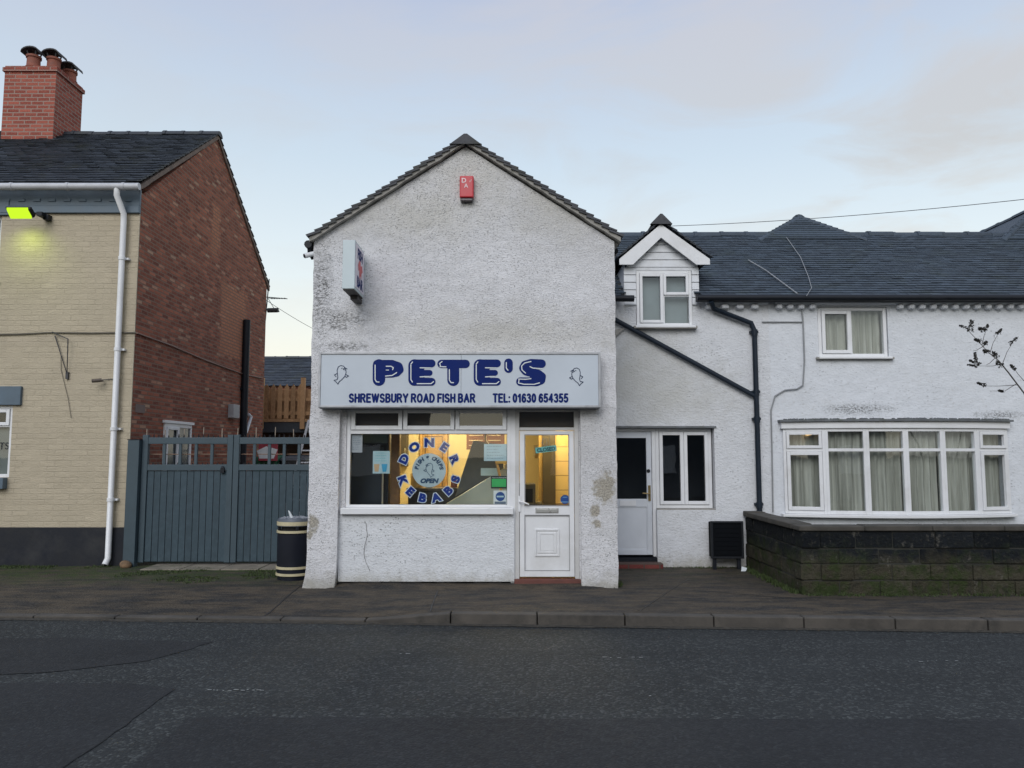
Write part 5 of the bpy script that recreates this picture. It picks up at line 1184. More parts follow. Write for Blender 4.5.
for k in range(4):
    b = Vector((7.2 + k * .15, 9.8, 0)); top = b + Vector((.2 + .25 * k, .1, 2.2 + .3 * math.sin(k * 3))); br.tube([b, b.lerp(top, .5) + Vector((.05, 0, .1)), top], [.02, .014, .004], 6)
br.build('branches', m_stem, bd, smooth=True)

# ------------------------------------------------------------------ LEFT BUILDING
YL = 11.6; LX = -5.75; LXW = -13.5
LZE = 5.68; LRY, LRZ = 14.5, 7.80; LRE = 17.75; LZR = 5.55
lb_ = thing('brick_house', 'two storey house with a cream painted front and a bare red brick side', 'house', (-8, YL, 0))
wx1 = XX(11, 440, YL); wz1, wz0 = ZZ(405.5, YL), ZZ(477.5, YL); lwz1 = ZZ(386.5, YL)
uwx1 = XX(1.5, 225, YL); uwz1, uwz0 = ZZ(216, YL), ZZ(262, YL) - .3
wall_panel(LXW, LX, .56, LZE, YL, .28, [(wx1 - 1.6, wx1, wz0, wz1), (uwx1 - 1.4, uwx1, uwz0, uwz1)], step=.12, amp=.005, nf=3).build('front_wall', m_cream, lb_, smooth=True)
q = MB(); q.box(LXW, LX + .012, YL - .014, YL + .2, -.05, .562); q.build('plinth', m_black_paint, lb_, bevel=.006)
q = MB(); q.prism([(YL + .281, -.02), (LRE, -.02), (LRE, LZR), (LRY, LRZ - .03), (YL + .281, LZE + .15)], LX - .25, LX, 'x'); q.prism([(YL + .02, .563), (YL + .281, .563), (YL + .281, LZE + .15), (YL + .02, LZE - .02)], LX + .001, LX + .004, 'x'); q.build('side_wall', m_brick, lb_)
q = MB(); q.box(LXW, LX - .26, LRE - .25, LRE, 0, LZR); q.build('rear_wall', m_brick, lb_)
q = MB(); q.box(LXW, LX - .26, YL + 1.5, YL + 1.55, 0, LZE); q.box(LXW, LX - .26, YL + .29, YL + 1.49, 2.8, 2.85); q.build('inner_wall', m_dark, lb_)
q = MB()
e_ = Vector((LXW - .2, YL - .2, LZE + .09)); S2 = Vector((0, LRY - e_.y, LRZ + .06 - e_.z)); L2 = S2.length; S2.normalize()
tiles(q, e_, Vector((1, 0, 0)), S2, LX + .05 - e_.x, L2, .17, .115, .016, .007)
er = Vector((LXW - .2, LRE + .12, LZR + .02)); S3 = Vector((0, LRY - er.y, LRZ + .06 - er.z)); L3 = S3.length; S3.normalize()
tiles(q, er, Vector((1, 0, 0)), S3, LX + .05 - er.x, L3, .17, .115, .016, .005)
lr = q.build('roof', m_tile, lb_)
q = MB(); ridge(q, Vector((LXW, LRY, LRZ + .06)), Vector((LX + .05, LRY, LRZ + .06)), .13, .34, .75); q.build('ridge_tiles', m_tile, lr)
q = MB()
for (a, b) in ((Vector((0, e_.y + .1, e_.z)), Vector((0, LRY, LRZ + .05))), (Vector((0, er.y, er.z)), Vector((0, LRY, LRZ + .05)))):
    n = 24
    for i in range(n):
        p, r_ = a.lerp(b, i / n), a.lerp(b, (i + 1) / n); h1, h2 = .085 + .02 * fn(p.y, 1, 0, 5), .085 + .02 * fn(r_.y, 1, 0, 5)
        q.hexa([(LX - .02, p.y, p.z - h1), (LX + .032, p.y, p.z - h1), (LX + .032, r_.y, r_.z - h2), (LX - .02, r_.y, r_.z - h2), (LX - .02, p.y, p.z - .003), (LX + .032, p.y, p.z - .003), (LX + .032, r_.y, r_.z - .003), (LX - .02, r_.y, r_.z - .003)])
q.build('verge', plain('pinkish_mortar', (.19, .145, .12), .9, .3, 8, .5, dirt=((.06, .05, .045), .7)), lr)
# eaves: blue-grey fascia band, dentils, gutter
q = MB(); q.box(LXW, LX + .003, YL - .05, YL + .02, LZE - .33, LZE - .22); q.box(LXW, LX + .003, YL - .03, YL + .02, LZE - .218, LZE + .05)
x = LXW
while x < LX - .12: q.box(x, x + .11, YL - .045, YL - .03, LZE - .15, LZE - .10); x += .235
q.build('eaves_course', m_bluegrey, lb_, bevel=.006)
m_pgrey = plain('grey_white_pipe', (.46, .47, .50), .4, .06, 3, .02, dirt=((.2, .2, .2), .4))
q = MB(); q.tube([(LXW, YL - .24, LZE + .015), (LX + .09, YL - .24, LZE + .015)], .055, 12)
for i in range(9): xx_ = LX - .15 - i * .85; q.tube([(xx_ - .02, YL - .24, LZE + .015), (xx_ + .02, YL - .24, LZE + .015)], .062, 12)
q.build('gutter', m_pgrey, lb_, smooth=True)
q = MB(); XD = XX(107.5, 566, YL - .08)
q.tube([(XX(117, 190, YL - .24), YL - .24, LZE - .0), (XX(117, 190, YL - .24), YL - .24, LZE - .12), (XD, YL - .09, LZE - .36), (XD, YL - .08, LZE - .5), (XD, YL - .08, .12), (XD - .01, YL - .14, .03)], .044, 14)
for z_ in (.95, 2.0, 3.2, 4.6): q.tube([(XD, YL - .08, z_), (XD, YL - .08, z_ + .05)], .054, 12); q.box(XD - .03, XD + .09, YL - .06, YL, z_ + .01, z_ + .04)
q.build('downpipe', m_upvc, lb_, smooth=True)
q = MB(); q.tube([(XD - .01, YL - .1415, .028), (XD - .0105, YL - .1425, .027)], .034, 14); q.build('pipe_mouth', m_black_pl, lb_)
# windows
q = MB(); q.box(wx1 - 1.75, XX(22.5, 395, YL), YL - .05, YL + .1, wz1 + .005, lwz1); q.build('lintel', m_bluegrey, lb_, bevel=.006)
lw = casement(lb_, wx1 - 1.6, wx1, wz0, wz1, YL + .03, [(0, 1, 0, .74, False), (0, .5, .74, 1, True), (.5, 1, .74, 1, True)], sill=False)
q = MB(); q.box(wx1 - 1.5, wx1 - .05, YL + .1, YL + .11, wz0 + .05, wz0 + (wz1 - wz0) * .70); q.build('blind', plain('frosted_film', (.13, .145, .14), .6), lw)
q = MB(); put_text(q, 'SPORTS', wx1 - .055, (wz0 + wz1) / 2 - .12, YL + .055, .15, .001, 1.0, align='RIGHT'); q.build('window_text', m_black_pl, lw, recalc=False)
q = MB(); q.box(wx1 - 1.7, wx1 - .02, YL - .1, YL + .1, ZZ(489, YL - .1), wz0 - .002); q.build('window_sill', m_bluegrey, lb_, bevel=.006)
q = MB(); q.box(uwx1 - 1.6, XX(10, 215, YL), YL - .045, YL + .1, uwz1 + .003, ZZ(202, YL)); q.build('lintel', m_bluegrey, lb_, bevel=.006)
casement(lb_, uwx1 - 1.4, uwx1, uwz0, uwz1, YL + .05, [(0, .5, 0, 1, True), (.5, 1, 0, 1, False)], sill=True)
# chimney
ch = MB(); cx0, cx1_, cy0, cy1 = -9.66, -8.68, 14.05, 14.95; ctz = 9.02
ch.box(cx0, cx1_, cy0, cy1, LRZ - .6, ctz - .12)
chim = ch.build('chimney', m_brick_ch, lb_)
q = MB(); q.box(cx0 - .03, cx1_ + .03, cy0 - .03, cy1 + .03, ctz - .118, ctz - .04); q.box(cx0 - .0, cx1_ + .0, cy0 - .0, cy1 + .0, ctz - .038, ctz); q.build('chimney_cap', m_brick_ch, chim)
for (px_, py_, hh) in ((-9.22, 14.2, .26), (-8.93, 14.36, .30), (-8.83, 14.74, .24)):
    q = MB(); q.lathe([(.13, 0), (.14, .03), (.12, .06), (.115, hh - .05), (.135, hh - .04), (.135, hh), (.08, hh)], (px_, py_, ctz), 18); q.build('chimney_pot', m_clay, chim, smooth=True)
    q = MB()
    for k in range(8):
        a0, a1 = math.pi * k / 8, math.pi * (k + 1) / 8; r_ = .17
        q.hexa([(px_ + r_ * math.cos(a0), py_ - .15, ctz + hh + .02 + .10 * math.sin(a0)), (px_ + r_ * math.cos(a1), py_ - .15, ctz + hh + .02 + .10 * math.sin(a1)), (px_ + r_ * math.cos(a1), py_ + .15, ctz + hh + .02 + .10 * math.sin(a1)), (px_ + r_ * math.cos(a0), py_ + .15, ctz + hh + .02 + .10 * math.sin(a0)),
                (px_ + r_ * math.cos(a0), py_ - .15, ctz + hh + .045 + .10 * math.sin(a0)), (px_ + r_ * math.cos(a1), py_ - .15, ctz + hh + .045 + .10 * math.sin(a1)), (px_ + r_ * math.cos(a1), py_ + .15, ctz + hh + .045 + .10 * math.sin(a1)), (px_ + r_ * math.cos(a0), py_ + .15, ctz + hh + .045 + .10 * math.sin(a0))])
    for a in (.6, 2.5, 3.9, 5.5): q.tube([(px_ + .09 * math.cos(a), py_ + .09 * math.sin(a), ctz + hh - .02), (px_ + .12 * math.cos(a), py_ + .12 * math.sin(a), ctz + hh + .08)], .015, 5)
    q.build('chimney_cowl', plain('dark_cowl', (.035, .035, .04), .7, .3), chim)
q = MB(); q.prism([(cy0 - .08, LRZ - .27), (cy0 - .02, LRZ - .23), (cy1 + .02, LRZ - .23)], cx1_, cx1_ + .05, 'x'); q.build('flashing', m_lead, chim)
# side-wall fittings
sx_ = LX
def SW(px, py, o=.0): Y_ = YS(px, py, sx_ + o); return Vector((sx_ + o, Y_, ZZ(py, Y_)))
a = SW(163.5, 423); b = SW(190.5, 425); wy0, wy1 = a.y, b.y; wzT = a.z
q = MB(); q.M = Matrix.Translation((sx_, 0, 0)) @ Matrix.Rotation(R(90), 4, 'Z')    # local x -> world Y, local -y -> world +X
W_ = wy1 - wy0
q.frame(wy0, wy1, .95, wzT, -.03, .06, .03); q.box((wy0 + wy1) / 2 - .03, (wy0 + wy1) / 2 + .03, -.031, -.001, 1.01, wzT - .06); q.frame(wy0 + .06, (wy0 + wy1) / 2 - .03, 1.01, wzT - .06, -.045, .045, .03)
sw_ = q.build('side_window', m_upvc, lb_, bevel=.004)
q = MB(); q.add([(sx_ + .008, wy0 + .05, 1.0), (sx_ + .008, wy1 - .05, 1.0), (sx_ + .008, wy1 - .05, wzT - .05), (sx_ + .008, wy0 + .05, wzT - .05)], [(0, 1, 2, 3)]); q.build('pane', plain('side_glass', (.05, .065, .07), .08, .3, 3), sw_)
q = MB(); q.box(sx_ + .005, sx_ + .05, wy0 - .05, wy1 + .05, wzT + .005, wzT + .05); q.build('window_head', m_upvc, lb_)
q = MB(); p = SW(247, 320, .07); q.tube([p, Vector((p.x, p.y, .0))], .075, 12); q.box(p.x - .07, p.x - .03, p.y - .1, p.y + .1, 3.0, 3.05); q.box(p.x - .07, p.x - .03, p.y - .1, p.y + .1, 1.9, 1.95); q.build('downpipe', m_black_pl, lb_, smooth=True)
q = MB(); q.tube([SW(137, 333, .02), SW(170, 345, .02), SW(205, 360, .02), SW(243, 374, .02), SW(262, 378, .02)], .014, 6); q.build('cable', plain('brown_cable', (.22, .13, .10), .6), lb_)
p = SW(228, 404); q = MB(); q.box(p.x + .001, p.x + .12, p.y, p.y + .35, p.z - .28, p.z); q.build('meter_box', plain('meter_grey', (.3, .3, .31), .5), lb_, bevel=.01)
q = MB(); q.tube([SW(248, 414, .05), SW(251, 417, .08), SW(246, 433, .08)], .035, 8); q.build('waste_pipe', m_upvc, lb_, smooth=True)
p = SW(135, 407); q = MB(); q.box(p.x + .001, p.x + .012, p.y, p.y + .3, p.z - .08, p.z + .05); q.build('patch_stone', plain('patch_grey', (.2, .15, .13), .9), lb_)
# facade cable, bracket
def FL(px, py, o=.02): return Vector((XX(px, py, YL - o), YL - o, ZZ(py, YL - o)))
q = MB(); q.tube([FL(-40, 335), FL(20, 334), FL(50, 332.5), FL(90, 333), FL(136, 332.5)], .012, 6); q.tube([FL(61, 355, .015), FL(61, 370, .015), FL(68, 398, .015), FL(71, 418, .015)], .004, 5); q.build('facade_cable', plain('grey_cable', (.14, .125, .10), .7), lb_)
t = thing('wall_bracket', 'thin dark metal triangle bracket on the cream wall', 'bracket', tuple(FL(61, 375, .1)))
q = MB(); q.tube([FL(52, 332, .03), FL(68, 339, .10), FL(67, 374, .03), FL(55, 336, .03)], .009, 6); q.build('rod', m_dcab, t)
q = MB(); q.box(FL(66, 375).x, FL(68.5, 375).x, YL - .035, YL - .001, FL(67, 379).z, FL(67, 372).z); q.build('foot_plate', m_dcab, t)
cctv(FL(97, 380, .12).x, YL - .12, FL(97, 380.5, .12).z, 'small dark security camera on the cream wall beside the white downpipe', Vector((-.9, -.5, -.15)), .9, plain('cam_dark', (.10, .08, .065), .5))
q = MB(); q.tube([FL(101, 380, .03), FL(110, 379, .02), FL(120, 379.5, .02)], .006, 5); q.build('camera_cable', m_dcab, lb_)
# floodlight
fp = FL(22, 209, .28)
fl = thing('floodlight', 'black floodlight glowing yellow green under the eaves of the cream house', 'floodlight', tuple(fp))
hx0, hx1 = FL(7.5, 208, .36).x, FL(34, 208, .36).x
q = MB(); y0_, y1_ = YL - .42, YL - .30; zt_, zb_ = FL(20, 205.5, .4).z, FL(20, 210, .4).z
q.hexa([(hx0 + .02, y0_, zb_), (hx1 - .02, y0_, zb_ + .0), (hx1 - .02, y1_, zb_ - .09), (hx0 + .02, y1_, zb_ - .09), (hx0, y0_, zb_ + .05), (hx1, y0_, zb_ + .05), (hx1, y1_, zb_ - .04), (hx0, y1_, zb_ - .04)]); q.build('housing', m_black_pl, fl, bevel=.01)
q = MB(); q.hexa([(hx0 + .03, y0_ - .004, zb_ - .004), (hx1 - .05, y0_ - .004, zb_ - .004), (hx1 - .05, y1_ - .02, zb_ - .108), (hx0 + .03, y1_ - .02, zb_ - .108), (hx0 + .03, y0_ - .004, zb_ + .03), (hx1 - .05, y0_ - .004, zb_ + .03), (hx1 - .05, y1_ - .02, zb_ - .08), (hx0 + .03, y1_ - .02, zb_ - .08)])
q.build('lens', emit_mat('sodium_glow', (.60, .95, .03), 1.05), fl)
q = MB(); q.box(hx1 - .06, hx1 + .02, YL - .2, YL - .0, zb_ - .02, zb_ + .04); q.box(hx1 - .02, hx1 + .06, YL - .1, YL, zb_ - .05, zb_ + .03); q.build('bracket', m_black_pl, fl)
l = bpy.data.lights.new('flood_lamp', 'SPOT'); l.energy = 7; l.color = (.75, 1.0, .12); l.spot_size = R(150); l.spot_blend = 1; l.shadow_soft_size = .06
lo = bpy.data.objects.new('flood_lamp', l); COL.objects.link(lo); lo.location = (FL(24, 210, .2).x, YL - .34, zb_ - .22); lo.rotation_euler = (R(35), 0, 0)

# tv aerial and box on the rear corner of the brick house
an = SW(267, 296, .05)
t = thing('tv_aerial', 'thin tv aerial standing out from the rear corner of the brick house', 'aerial', (LX, 17.7, an.z - .5))
q = MB(); q.tube([(LX - .02, 17.78, an.z - .55), (LX + .02, 17.85, an.z + .45)], .014, 6); q.tube([(LX - .05, 17.84, an.z + .02), (LX + .42, 17.95, an.z)], .010, 6); q.build('mast', m_dcab, t)
q = MB()
for k in range(7): xx_ = LX + .04 + k * .06; q.tube([(xx_, 17.80, an.z - .012), (xx_, 18.06, an.z + .02)], .008, 5)
q.tube([(LX - .0, 17.85, an.z + .0), (LX + .16, 17.9, an.z - .28)], .007, 5); q.build('elements', m_dcab, t)
b_ = SW(270, 307, .1)
cctv(LX + .12, 17.86, b_.z - .05, 'dark boxy camera on an arm at the rear corner of the brick house', Vector((1, -.1, 0)), 1.7, m_dcab)

# ------------------------------------------------------------------ gate
YG2 = 11.62
gz1 = ZZ(437.5, YG2)
gp = thing('gate_post', 'square slate blue timber post between the cream house and the gates', 'post', (XX(133, 500, YG2), YG2, 0))
q = MB(); q.box(XX(129.5, 500, YG2), XX(141, 500, YG2), YG2 - .13, YG2 - .015, -.02, ZZ(440, YG2 - .1)); q.build('post', m_gatef, gp, bevel=.006)
q = MB(); q.box(XX(129, 500, YG2), XX(141.5, 500, YG2), YG2 - .135, YG2 - .01, ZZ(440, YG2 - .1), ZZ(440, YG2 - .1) + .012); q.build('post_cap', m_black_pl, gp)
def gate(xa, xb, label, lock):
    t = thing('timber_gate', label, 'gate', ((xa + xb) / 2, YG2, 0), 'pair of yard gates'); zb = .05; mid1, mid0 = ZZ(464.5, YG2), ZZ(470.5, YG2); top0 = ZZ(444, YG2)
    q = MB(); sw2 = .085
    q.box(xa, xa + sw2, YG2 - .05, YG2 + .02, zb, gz1 + .04); q.box(xb - sw2, xb, YG2 - .05, YG2 + .02, zb, gz1 + .04); q.box(xa + sw2, xb - sw2, YG2 - .045, YG2 + .02, top0, gz1); q.box(xa + sw2, xb - sw2, YG2 - .045, YG2 + .02, mid0, mid1); q.box(xa + sw2, xb - sw2, YG2 - .0, YG2 + .02, zb, zb + .1)
    q.build('gate_frame', m_gatef, t, bevel=.005)
    q = MB(); n = round((xb - xa - 2 * sw2) / .1); w_ = (xb - xa - 2 * sw2) / n
    for i in range(n): q.box(xa + sw2 + i * w_ + .004, xa + sw2 + (i + 1) * w_ - .002, YG2 - .025 + random.uniform(-.002, .002), YG2 - .002, zb + .01, mid0 - .003, random.random())
    q.build('boards', m_gate, t, bevel=.005)
    n = 5
    for i in range(1, n): q = MB(); x = xa + sw2 + (xb - xa - 2 * sw2) * i / n; q.box(x - .022, x + .022, YG2 - .035, YG2 + .0, mid1, top0); q.build('spindle', m_gatef, t, bevel=.004)
    q = MB(); q.tube([(xa + .05, YG2 + .05, (mid1 + top0) / 2), (xb - .05, YG2 + .05, (mid1 + top0) / 2)], .007, 5); q.build('wire', plain('rusty_wire', (.25, .16, .11), .7), t)
    q = MB(); x = xa + .06
    while x < xb - .05: q.tube([(x, YG2 + .03, gz1 - .02), (x + random.uniform(-.008, .008), YG2 + .03, gz1 + random.uniform(.03, .055))], [.018, .004], 5); x += .075
    x = xa + .06
    while x < xb - .1: q.tube([(x, YG2 + .03, mid1 - .02), (x, YG2 + .03, mid1 + .03)], [.018, .004], 5); x += .075
    q.build('black_spikes', m_black_pl, t)
    x = xa + .02; mst = plain('tan_stakes', (.30, .25, .20), .8)
    while x < xb: q = MB(); q.tube([(x, YG2 + .045, gz1 - .1), (x + random.uniform(-.015, .015), YG2 + .045, gz1 + random.uniform(.11, .16))], .007, 5); q.build('stake', mst, t); x += .285
    if lock:
        q = MB(); x = XX(224, 470, YG2); q.box(x - .03, x + .03, YG2 - .075, YG2 - .045, ZZ(473, YG2), ZZ(468, YG2)); q.tube([(x, YG2 - .05, ZZ(468, YG2)), (x, YG2 - .07, ZZ(467, YG2))], .025, 8); q.build('lock', m_black_pl, t, bevel=.005)
    return t
XG0, XGM, XG1 = XX(141.5, 500, YG2), XX(233, 500, YG2), XX(319, 500, YG2)
gate(XG0, XGM - .008, 'left slate blue boarded gate, beside the gate post', True); gate(XGM + .0, XG1, 'right slate blue boarded gate, behind the litter bin', False)
t = thing('rubble_stone', 'lump of brown stone at the foot of the gate post', 'stone', (XX(122.5, 567, 11.35), 11.4, 0))
q = MB(); c0 = Vector((XX(122.5, 567, 11.35), 11.42, .04)); bm = bmesh.new(); bmesh.ops.create_icosphere(bm, subdivisions=3, radius=.085)
for v in bm.verts: v.co *= 1 + .35 * noise.noise(v.co * 9); v.co.z *= .75
bm.verts.index_update(); q.add([v.co + c0 for v in bm.verts], [tuple(v.index for v in f.verts) for f in bm.faces]); bm.free()
q.build('stone', plain('brown_stone', (.16, .10, .055), .9, .4, 20, .5), t, smooth=True)

# ------------------------------------------------------------------ litter bin
bxc, byc = -2.905, 10.42; br_ = .222
lbn = thing('litter_bin', 'round black litter bin with gold bands beside the shop\'s left corner', 'litter bin', (bxc, byc, 0))
H = .80
q = MB(); q.lathe([(0, .0), (br_ - .012, 0), (br_ - .012, .05), (br_, .06), (br_, .60), (br_ - .006, .605)], (bxc, byc, 0), 40); q.build('body', plain('bin_black', (.006, .008, .016), .5, .2, 4, spec=.3), lbn, smooth=True)
q = MB(); q.lathe([(br_ - .05, .60), (br_ - .05, .72)], (bxc, byc, 0), 32); q.build('inner_liner', plain('bin_dark', (.01, .01, .01), .8), lbn)
q = MB()
for k in range(4): q = MB(); a = R(25 + 90 * k); q.tube([(bxc + (br_ - .02) * math.cos(a), byc + (br_ - .02) * math.sin(a), .59), (bxc + (br_ - .02) * math.cos(a), byc + (br_ - .02) * math.sin(a), .73)], .022, 8); q.build('pillar', m_black_pl, lbn)
q = MB(); q.lathe([(br_ - .05, .70), (br_ + .004, .70), (br_ + .008, .77), (br_ - .01, H), (0, H + .0)], (bxc, byc, 0), 40); q.build('lid', plain('bin_grey_lid', (.10, .115, .14), .5, .15), lbn, smooth=True)
m_gold = plain('cream_gold_band', (.52, .46, .30), .5, .12, 8)
for z0b in (.06, .145, .612, .71):
    q = MB(); h_ = .032 if z0b != .71 else .05; q.lathe([(br_ + .0, z0b), (br_ + .010, z0b), (br_ + .010, z0b + h_), (br_ + .0, z0b + h_)], (bxc, byc, 0), 40); q.build('band', m_gold, lbn)
q = MB()
for k in range(90): a = random.random() * 6.28; r_ = random.uniform(.02, br_ - .03); q.tube([(bxc + r_ * math.cos(a), byc + r_ * math.sin(a), H), (bxc + r_ * math.cos(a), byc + r_ * math.sin(a), H + random.uniform(.004, .014))], .012, 5)
q.build('ash_grit', plain('grit', (.3, .32, .36), .9, .4, 60), lbn)
t = thing('litter', 'white straw-like scrap sticking up from the top of the litter bin', 'litter', (bxc - .04, byc, H))
q = MB(); q.tube([(bxc - .03, byc - .05, H + .0), (bxc - .06, byc - .05, H + .07), (bxc - .075, byc - .05, H + .10)], [.022, .014, .006], 7); q.build('scrap', m_white, t)

# ------------------------------------------------------------------ yard behind the gates
fz1, fz0 = ZZ(384, 19), ZZ(421, 19); fx0, fx1 = -6.3, -4.4
t = thing('timber_fence', 'orange brown picket fence round a raised deck behind the gates', 'fence', ((fx0 + fx1) / 2, 19, fz0 - .2))
q = MB(); x = fx0; k = 0
while x < XX(303, 400, 19) - .12: q.prism([(x, fz0 + .06), (x + .11, fz0 + .06), (x + .11, fz1 - .09), (x + .055, fz1), (x, fz1 - .09)], 19.0, 19.02, 'y', random.random()); x += .165
q.build('pickets', m_wood, t)
q = MB(); q.box(fx0, fx1, 19.022, 19.07, fz0 + .15, fz0 + .24, .4); q.box(fx0, fx1, 19.022, 19.07, fz0 + .5, fz0 + .58, .4); q.box(fx0, fx1, 18.97, 19.1, fz0 - .02, fz0 + .05, .2); q.build('rails', m_wood, t)
for px_ in (262.5, 303.5):
    q = MB(); x = XX(px_, 400, 19); q.box(x - .05, x + .05, 18.9, 19.0 - .003, fz0 - .2, fz1 + .15, .5); q.build('post', m_wood, t)
q = MB(); x0b = fx0; q.box(x0b, fx1, 19.2, 19.25, fz0 + .05, fz1 - .12, .3)
q.build('rear_boards', m_wood, t)
dk = thing('raised_deck', 'dark raised deck platform carrying the picket fence', 'deck', ((fx0 + fx1) / 2, 20, 0))
q = MB(); q.box(fx0 - .8, fx1 + .6, 19.0, 22.5, fz0 - .28, fz0 - .025); q.build('platform', plain('deck_dark', (.045, .055, .065), .7, .3), dk)
q = MB(); q.box(fx0 - .8, fx1 + .6, 21.5, 21.7, 0, fz0 - .3); q.box(fx0 - .8, fx1 + .6, 19.3, 19.4, fz0 - .46, fz0 - .285); q.build('under_wall', plain('deck_under', (.10, .065, .045), .9, .4), dk)
for x in (fx0 + .3, fx1 - .3): q = MB(); q.box(x - .06, x + .06, 19.15, 19.27, 0, fz0 - .29); q.build('leg', m_dark, dk)
def wheelie(x, y, col, label, lidc):
    t = thing('wheelie_bin', label, 'wheelie bin', (x, y, 0), 'wheelie bins in the yard')
    m = plain('bin_plastic', col, .5); q = MB(); q.hexa([(x - .2, y - .25, .08), (x + .2, y - .25, .08), (x + .2, y + .22, .08), (x - .2, y + .22, .08), (x - .28, y - .34, 1.5), (x + .28, y - .34, 1.5), (x + .28, y + .3, 1.5), (x - .28, y + .3, 1.5)]); q.build('body', m, t, bevel=.02)
    q = MB(); q.hexa([(x - .3, y - .37, 1.5), (x + .3, y - .37, 1.5), (x + .3, y + .33, 1.5), (x - .3, y + .33, 1.5), (x - .26, y - .3, 1.58), (x + .26, y - .3, 1.58), (x + .28, y + .33, 1.62), (x - .28, y + .33, 1.62)]); q.build('lid', plain('bin_lid', lidc, .5), t, bevel=.015)
    for s in (-1, 1): q = MB(); q.tube([(x + s * .24, y + .26, .1), (x + s * .29, y + .26, .1)], .1, 14); q.build('wheel', m_black_pl, t)
wheelie(-5.55, 17.6, (.02, .12, .06), 'green wheelie bin glimpsed between the spindles of the right gate', (.02, .10, .05))
wheelie(-4.95, 17.8, (.02, .02, .022), 'black wheelie bin glimpsed behind the right gate', (.05, .05, .055))
t = thing('banner', 'red and white banner glimpsed behind the right gate', 'banner', (-5.7, 17.1, 1.6))
q = MB(); x = XX(264, 452, 17.1); q.box(x - .12, x + .30, 17.1, 17.12, 1.50, 1.93); q.build('cloth', plain('banner_red', (.30, .04, .06), .6), t)
q = MB(); q.add([(x - .1, 17.097, 1.55), (x + .22, 17.097, 1.55), (x + .3, 17.097, 1.75), (x + .05, 17.097, 1.82), (x - .16, 17.097, 1.72)], [(0, 1, 2, 3, 4)]); q.build('pale_panel', m_white, t, recalc=False)
t = thing('ladder', 'pale ladder leaning in the yard beside the shop', 'ladder', (-4.5, 16.6, 0))
xl = XX(289, 450, 16.5)
for d_ in (0, .34): q = MB(); q.tube([(xl + d_ - .1, 16.3, 0), (xl + d_ + .25, 17.1, 2.4)], .028, 8); q.build('rail', m_pgrey, t)
for k in range(9): q = MB(); f = (k + .6) / 9.2; q.tube([(xl - .1 + .35 * f, 16.3 + .8 * f, 2.4 * f), (xl - .1 + .35 * f + .34, 16.3 + .8 * f, 2.4 * f)], .018, 8); q.build('rung', m_pgrey, t)
# far building behind the yard
fb = thing('far_building', 'dark slate roofed building far behind the yard', 'building', (-9.5, 30, 0))
fzt, fze = ZZ(358, 33), ZZ(386, 30)
q = MB(); q.box(-16, -3, 30, 36, 0, fze); q.build('wall', m_brick, fb)
q = MB(); e2 = Vector((-16.3, 29.8, fze - .02)); S4 = Vector((0, 3.2, fzt - e2.z)); L4 = S4.length; S4.normalize(); tiles(q, e2, Vector((1, 0, 0)), S4, 13.6, L4, .3, .2, .015, .006)
q.add([(-16.3, 33, fzt), (-2.7, 33, fzt), (-2.7, 36.3, fze), (-16.3, 36.3, fze)], [(0, 1, 2, 3)]); q.build('roof', m_tile, fb)
q = MB(); ridge(q, Vector((-16.3, 33, fzt + .02)), Vector((-2.7, 33, fzt + .02)), .14, .5); q.build('ridge_tiles', m_tile, fb)
q = MB()
for x in (-12, -9, -6): q.box(x, x + 1.1, 29.97, 30.02, 1.2, 2.5)
q.build('window', m_upvc, fb)
# overhead wires
def wire(a, b, r, label, sag_=.1):
    q = MB(); pts = []
    for k in range(17): f = k / 16; p = a.lerp(b, f); p.z -= sag_ * 4 * f * (1 - f); pts.append(p)
    q.tube(pts, r, 6); q.build('overhead_wire', m_dcab, None, label=label, cat='wire')
P_ = lambda px, py, Y: Vector((XX(px, py, Y), Y, ZZ(py, Y)))
wire(P_(672, 226, 16), P_(1200, 178, 12), .006, 'thin overhead wire crossing the sky above the cottage roofs', .12)
wire(P_(266, 300, 18), P_(330, 337, 24), .006, 'thin wire sloping down from the brick house across the gap beside the shop', .05)

# houses across the street (behind the camera; seen only as dark reflections in the glass)
m_opp = plain('dark_grey_render', (.10, .11, .13), .9, .2, 2, .3)
for (x, w2, h, lab) in ((-9, 11, 5.2, 'dark grey rendered house across the street, left of two'), (6, 12, 4.8, 'dark grey rendered house across the street, right of two')):
    t = thing('rendered_house', lab, 'house', (x, -8, 0)); q = MB(); q.box(x - w2 / 2, x + w2 / 2, -13, -8, -.1, h); q.build('wall', m_opp, t)
    q = MB(); q.prism([(-13.2, h), (-7.8, h), (-10.5, h + 2.2)], x - w2 / 2 - .1, x + w2 / 2 + .1, 'x'); q.build('roof', m_tile, t)
    for i in range(3):
        for z_ in (.9, 3.3): q = MB(); xw = x - w2 / 2 + 1.4 + i * (w2 - 3.6) / 2; q.box(xw, xw + 1, -8.01, -7.96, z_, z_ + 1.1); q.build('window', m_upvc, t)

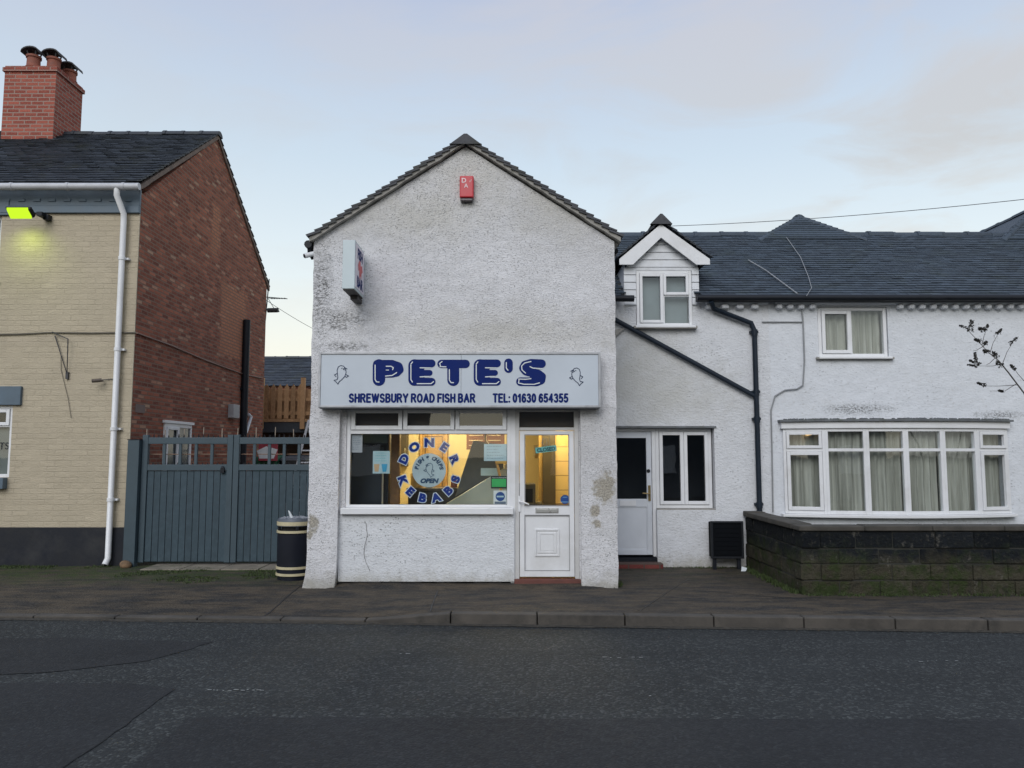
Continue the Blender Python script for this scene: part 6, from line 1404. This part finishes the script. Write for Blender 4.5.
# ------------------------------------------------------------------ grass, weeds, leaf litter
m_grass = tinted('grass_blades', (.040, .060, .016), .8, .5)
gr = MB()
def tuft(x, y, z, n, h, spread):
    for k in range(n):
        a = random.random() * 6.28; r_ = random.random() * spread; bx, by = x + r_ * math.cos(a), y + r_ * math.sin(a); hh = h * random.uniform(.4, 1.1); w_ = random.uniform(.003, .007); ta = random.random() * 6.28; l_ = hh * random.uniform(.2, .8)
        dx, dy = math.cos(ta), math.sin(ta)
        gr.add([(bx - dy * w_, by + dx * w_, z), (bx + dy * w_, by - dx * w_, z), (bx + dx * l_, by + dy * l_, z + hh)], [(0, 1, 2)], random.random())
for i in range(1800):
    x = random.uniform(-5.4, -3.1); y = random.uniform(10.0, 11.45)
    if fn(x, y, 0, 1.6) + .35 * (y - 10.9) + .10 * (x + 4.6) > .02: tuft(x, y, zpav(x, y), 6, .022, .04)
for i in range(350):
    x = random.uniform(-9, -5.9); y = 11.56 - abs(random.gauss(0, .12))
    if fn(x, 0, 3, 1.3) > -.1: tuft(x, y, zpav(x, y), 6, .028, .04)
for i in range(330): tuft(random.uniform(WX, 9), WY - .02 - abs(random.gauss(0, .04)), 0, 5, .035, .03)
for i in range(200): tuft(WX - .02 - abs(random.gauss(0, .05)), random.uniform(9.3, 11.3), 0, 7, .05, .04)
for i in range(90): tuft(random.uniform(1.36, 3.3), YC - .03 - abs(random.gauss(0, .03)), 0, 5, .03, .03)
for i in range(60): tuft(SX1 + abs(random.gauss(.02, .03)), random.uniform(YF, YF + .9), 0, 6, .05, .04)
for i in range(50): tuft(random.uniform(SX0, SX1), YF - .0 - abs(random.gauss(0, .01)), 0, 3, .018, .03)
gr.build('grass', m_grass, None, kind='stuff', label='green grass and moss growing along the foot of the walls and gates', cat='grass', recalc=False)
m_leaf = tinted('leaf_litter', (.08, .06, .035), .9, .6)
lf = MB()
for i in range(700):
    x = random.uniform(-8, 8); y = random.choice([kerbY(x) - abs(random.gauss(.02, .06)), random.uniform(kerbY(x) + .15, 11.3)])
    if y < kerbY(x): z = zroad(x, y) + .008
    else: z = zpav(x, y) + .006
    if SX0 < x < SX1 and y > YF - .05: continue
    s = random.uniform(.004, .013); a = random.random() * 6.28; c_, s_ = math.cos(a) * s, math.sin(a) * s
    lf.add([(x - c_, y - s_, z), (x + s_ * .6, y - c_ * .6, z + .003), (x + c_, y + s_, z), (x - s_ * .6, y + c_ * .6, z + .004)], [(0, 1, 2, 3)], random.random())
lf.build('leaf_litter', m_leaf, None, kind='stuff', label='small scattered leaves and grit on the pavement and along the kerb', cat='litter', recalc=False)
